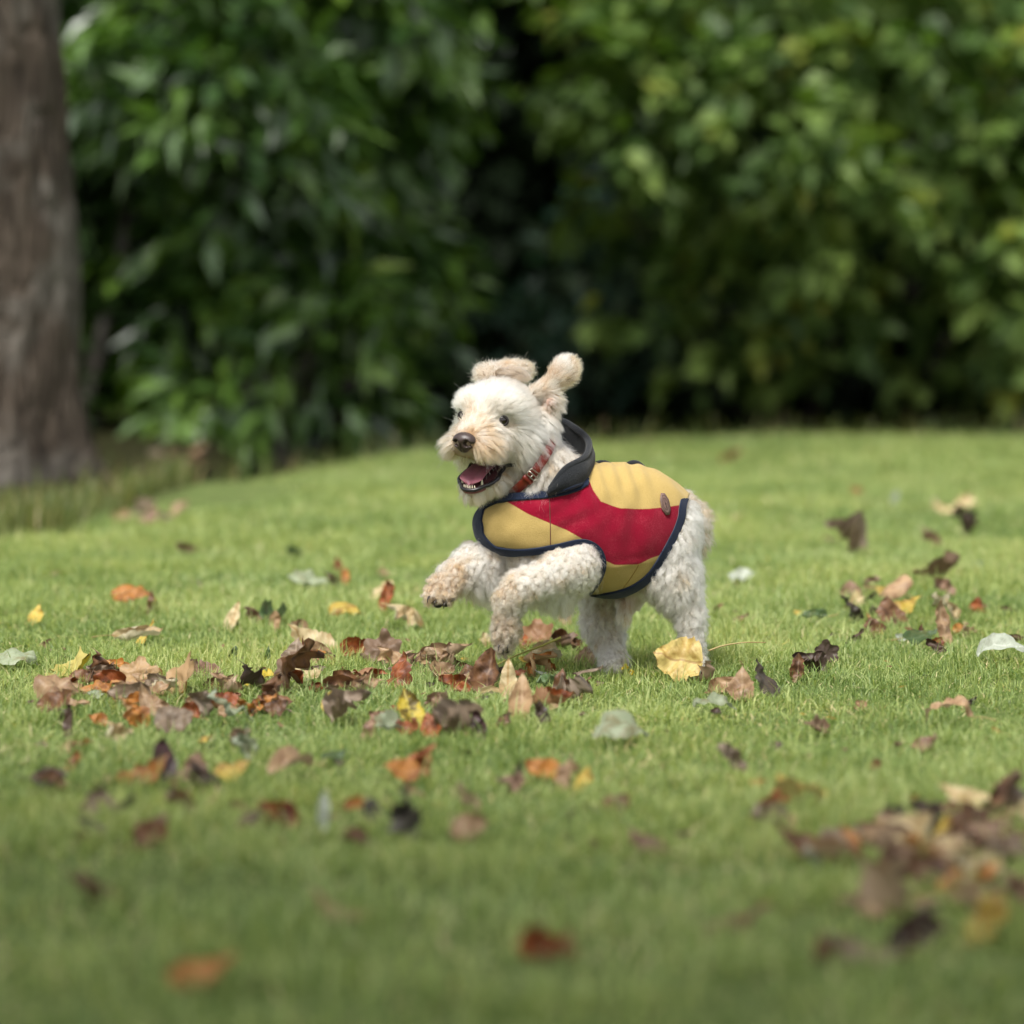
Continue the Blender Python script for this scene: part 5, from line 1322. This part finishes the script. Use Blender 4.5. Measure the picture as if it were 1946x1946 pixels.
 (1373, 1160, 24, 22, 'crumple', 'brown', 'small brown leaf right of the hind hock'),
 (1405, 1176, 34, 14, 'cup', 'brown', 'thin brown leaf right of the small one by the hock'),
 (1545, 1172, 50, 14, 'edge', 'green', 'thin dark green leaf lying alone in the right lawn'),
 (1415, 868, 40, 20, 'crumple', 'rust', 'faint rusty leaf near the top of the lawn behind the dog\'s back'),
 (1567, 1376, 50, 30, 'cup', 'brown', 'dark rust brown leaf alone in the right foreground', 'lobed'),
 (1815, 1349, 86, 14, 'arch', 'tan', 'cream and orange arched leaf in the right foreground', 'long'),
 (1937, 1327, 20, 16, 'crumple', 'black', 'small black leaf at the right edge'),
 (1661, 1341, 20, 22, 'cup', 'tan', 'small tan leaf left of the arched cream and orange leaf'),
 (1493, 1414, 22, 14, 'cup', 'dark', 'small dark leaf below left of the rust brown one'),
 (1412, 1442, 60, 36, 'crumple', 'grey', 'blurred brown clump of leaf below the pale blue-green leaf'),
 (1769, 1410, 44, 36, 'cup', 'pink', 'tan brown leaf curled in darker grass at right'),
 (1443, 1487, 28, 14, 'flat', 'orange', 'small orange leaf tip at the left of the lower right leaves'),
 (1520, 1500, 94, 22, 'flat', 'yellow', 'long yellow-green leaf lying across the lower right grass', 'long'),
 (1500, 1526, 76, 44, 'crumple', 'rust', 'blurred rust brown leaf under the long yellow-green leaf'),
 (1478, 1552, 82, 26, 'cup', 'grey', 'blurred grey brown leaf below the rust brown one'),
 (1596, 1532, 26, 32, 'up', 'cream', 'small cream leaf standing right of the long yellow-green leaf'),
 (1543, 1602, 112, 34, 'cup', 'brown', 'big blurred tan brown leaf at the bottom, left of the leaf pile', 'ovate'),
 (1611, 1598, 38, 40, 'fan', 'silver', 'pale leaf standing at the left of the leaf pile'),
 (1684, 1592, 62, 44, 'fan', 'orange', 'blurred orange leaf at the left of the leaf pile'),
 (1716, 1571, 58, 36, 'cup', 'pink', 'pinkish tan leaf above the orange one in the leaf pile'),
 (1841, 1522, 104, 42, 'cup', 'cream', 'cream tan leaf bent like a bow on top of the leaf pile', 'ovate'),
 (1921, 1518, 76, 48, 'crumple', 'dark', 'dark brown leaf beside the bow-shaped one', 'lobed'),
 (1806, 1568, 98, 48, 'crumple', 'tan', 'big tan brown folded leaf in the middle of the pile', 'lobed'),
 (1868, 1572, 46, 44, 'fan', 'yellow', 'yellow-green leaf in the leaf pile'),
 (1917, 1566, 40, 34, 'fan', 'green', 'dull green leaf right of the yellow-green one'),
 (1783, 1612, 106, 34, 'cup', 'orange', 'yellow orange leaf along the bottom of the pile', 'ovate'),
 (1850, 1608, 64, 32, 'cup', 'tan', 'tan leaf right of the yellow orange one at the bottom'),
 (1932, 1596, 44, 50, 'crumple', 'dark', 'dark brown leaf at the lower right of the pile'),
 (1905, 1590, 26, 22, 'flat', 'yellow', 'small yellow leaf in the lower right of the pile'),
 (1747, 1517, 18, 12, 'cup', 'orange', 'tiny orange leaf left of the bow-shaped leaf'),
 (1679, 1452, 22, 20, 'cup', 'brown', 'small brown leaf in the grass above the leaf pile'),
 (1911, 1388, 16, 14, 'cup', 'orange', 'tiny orange leaf in darker grass near the right edge'),
 (1912, 1480, 60, 26, 'cup', 'brown', 'brown leaf at the upper edge of the pile near the right edge'),
 (1740, 1556, 46, 34, 'crumple', 'dark', 'dark leaf under the big folded one in the pile'),
 # nearer than the photograph's lower edge
 (180, 1690, 100, 40, 'cup', 'brown', 'very blurred brown leaf at the far lower left'),
 (640, 1720, 110, 44, 'cup', 'tan', 'very blurred tan leaf in the nearest grass left of centre'),
 (1040, 1800, 110, 50, 'crumple', 'rust', 'very blurred rust leaf in the nearest grass at centre'),
 (1400, 1740, 120, 44, 'cup', 'brown', 'very blurred brown leaf in the nearest grass right of centre'),
 (1700, 1680, 120, 50, 'crumple', 'tan', 'very blurred tan leaf just below the leaf pile'),
 (1850, 1670, 110, 50, 'cup', 'orange', 'very blurred orange leaf just below the leaf pile'),
 (1800, 1760, 120, 50, 'crumple', 'dark', 'very blurred dark leaf at the lower right'),
 (1910, 1740, 100, 50, 'fan', 'yellow', 'very blurred yellow leaf at the lower right corner'),
 (1640, 1800, 120, 50, 'cup', 'grey', 'very blurred grey leaf at the lower right, nearest the camera'),
 (380, 1850, 120, 50, 'cup', 'orange', 'very blurred orange leaf at the bottom left'),
]
for r_ in ROWS:
    fallen_leaf(*r_)
# smaller leaves between the named ones: each is described by its look and by the larger leaf it lies beside
NAMED = []
for r_ in ROWS:
    nm = r_[6].split(' leaf')[0]
    if ' leaf' in r_[6] and 2 <= len(nm.split()) <= 5 and not any(w_ in nm.split() for w_ in ('on', 'in', 'near', 'left', 'right')): NAMED.append((nm + ' leaf', r_[0], r_[1]))
cnt = {}
for n_, _, _ in NAMED: cnt[n_] = cnt.get(n_, 0) + 1
NAMED = [t_ for t_ in NAMED if cnt[t_[0]] == 1]
SHAPE = {'cup': 'cupped', 'crumple': 'crumpled', 'flat': 'flat', 'roll': 'rolled', 'fan': 'upturned', 'edge': 'folded'}
HUE = {'brown': 'brown', 'tan': 'tan', 'rust': 'rusty red', 'dark': 'blackish brown', 'orange': 'orange', 'grey': 'grey brown', 'pink': 'pale brown', 'yellow': 'yellow', 'cream': 'cream'}
def patch_of(n, xy, wr, group, cols):
    for _ in range(n):
        x, y = xy(); sc = (y - HZ) / 780.0; w = lrng.uniform(*wr) * sc
        sty = ('cup', 'crumple', 'flat', 'roll', 'crumple', 'fan', 'edge')[lrng.integers(7)]; c = cols[lrng.integers(len(cols))]
        for n_, X_, Y_ in sorted(NAMED, key=lambda t_: (t_[1] - x) ** 2 + 4 * (t_[2] - y) ** 2):
            rel = ('left of' if x < X_ else 'right of') if abs(x - X_) > 2.2 * abs(y - Y_) else ('behind' if y < Y_ else 'in front of')
            lab = 'small %s %s leaf %s the %s' % (HUE[c], SHAPE[sty], rel, n_)
            if lab not in SEEN: break
        fallen_leaf(x, y, w, w * lrng.uniform(.35, .8), sty, c, lab, stalk=lrng.random() < .2, group=group)
U = lrng.uniform
patch_of(72, lambda: (lambda x: (x, 1292 + 22 * math.sin(x / 160.0) + lrng.normal(0, 30)))(U(50, 1140)), (32, 68), 'small leaves of the drift in front of the dog', ['brown', 'tan', 'rust', 'orange', 'tan', 'grey', 'cream', 'brown', 'orange', 'rust'])
patch_of(12, lambda: (U(1640, 1940), U(1110, 1225)), (26, 50), 'small leaves at the right side of the lawn', ['brown', 'dark', 'tan', 'rust', 'pink'])
patch_of(16, lambda: (lambda t: (1960 - 380 * t, 1500 + 115 * U(t * .7, 1.0)))(U(0, 1) ** 1.6), (36, 76), 'leaves of the pile at the lower right', ['brown', 'tan', 'cream', 'grey', 'tan', 'brown', 'pink'])
patch_of(14, lambda: (U(60, 900), U(1400, 1600)), (26, 56), 'small leaves of the near left grass', ['brown', 'tan', 'pink', 'dark', 'orange', 'tan'])
# the countless scraps: one object
litter = []
def scrap(n, xy, wr, cols):
    for _ in range(n):
        x, y = xy(); sc = (y - HZ) / 780.0; w = lrng.uniform(*wr) * sc
        litter.append(fallen_leaf(x, y, w, w * lrng.uniform(.35, .8), ('cup', 'crumple', 'flat', 'roll')[lrng.integers(4)], cols[lrng.integers(len(cols))], 'scrap %d' % len(litter), stalk=False))
scrap(110, lambda: (U(-60, 2000), 960 + 640 * U(0, 1) ** .8), (7, 19), ['brown', 'tan', 'dark', 'pink', 'yellow', 'grey', 'tan'])
scrap(60, lambda: (lambda x: (x, 1300 + lrng.normal(0, 32)))(U(40, 1150)), (10, 26), ['brown', 'tan', 'dark', 'rust', 'grey'])
scrap(34, lambda: (lambda t: (2000 - 380 * t, 1490 + 240 * U(t * .8, 1.0)))(U(0, 1) ** 1.6), (24, 66), ['brown', 'tan', 'pink', 'grey', 'cream'])
scrap(46, lambda: (U(60, 330), 945 + 40 * U(-1, 1)), (26, 62), ['tan', 'brown', 'pink', 'grey'])
Vs, Fs, M_i, LU, LV, off_ = [], [], [], [], [], 0
mats = list(LM.values())
for o in litter:
    me = o.data; n_ = len(me.vertices); co = np.empty(n_ * 3, np.float32); me.vertices.foreach_get('co', co); Vs.append(co.reshape(-1, 3) + np.array(o.location))
    for pl in me.polygons: Fs.append([v_ + off_ for v_ in pl.vertices]); M_i.append(mats.index(me.materials[0]))
    a_ = np.empty(n_, np.float32); me.attributes['lu'].data.foreach_get('value', a_); LU.append(a_.copy()); me.attributes['lv'].data.foreach_get('value', a_); LV.append(a_.copy()); off_ += n_
    bpy.data.objects.remove(o, do_unlink=True)
lm = bpy.data.meshes.new('leaf_litter'); lm.from_pydata(np.concatenate(Vs).tolist(), [], Fs)
for nm_, ar in (('lu', LU), ('lv', LV)):
    at = lm.attributes.new(nm_, 'FLOAT', 'POINT'); at.data.foreach_set('value', np.concatenate(ar))
for m_ in mats: lm.materials.append(m_)
lm.polygons.foreach_set('material_index', np.array(M_i, np.int32)); lm.polygons.foreach_set('use_smooth', np.ones(len(M_i), bool))
tag(link('leaf_litter', lm), 'scattered scraps and fragments of dead leaf on the lawn', 'leaf litter', kind='stuff')
# long green-yellow leaf stalk lying in front of the paws
pts = catmull(np.array([W(936, 1268, -.06), W(980, 1246, -.08), W(1025, 1229, -.1), W(1066, 1211, -.1)]), 20)
v, f = tube(pts, np.linspace(.0013, .0022, 20), 7); o = link('leaf_stem', fast_mesh('leaf_stem', v, f), mat=simple('green_stalk', (.26, .24, .05), .5))
tag(o, 'long green-yellow bare stalk slanting up in front of the hanging front paw', 'stalk')
# small yellow flower beside the far hind paw
root = empty('wild_flower', tuple(G(1196, 1280))); tag(root, 'small bright yellow flower head in the grass beside the far hind paw', 'flower')
fl = np.array(root.location); PET = simple('yellow_petal', (.66, .47, .03), .6); GST = simple('flower_stem', (.08, .14, .03), .6)
v, f = tube(catmull(np.array([fl - up * .004, fl + up * .015, fl + up * .024]), 8), .0011, 6); add_child('stem', fast_mesh('stem', v, f), root, GST)
for (dx, dz, s_) in ((-.006, .021, 1.), (.004, .012, .9), (.010, .005, .7)):
    c_ = fl + np.array([dx, -.004, dz]); n_ = 60
    u_ = nrm(lrng.normal(size=(n_, 3)) + np.array([0, -.3, .6])); v, t, a = leaf_cloud(c_ + 0 * u_, u_, nrm(lrng.normal(size=(n_, 3))), .008 * s_ * lrng.uniform(.7, 1.2, n_), .0035 * np.ones(n_), np.zeros(n_))
    add_child('blossom', fast_mesh('blossom', v, t, smooth=False), root, PET)
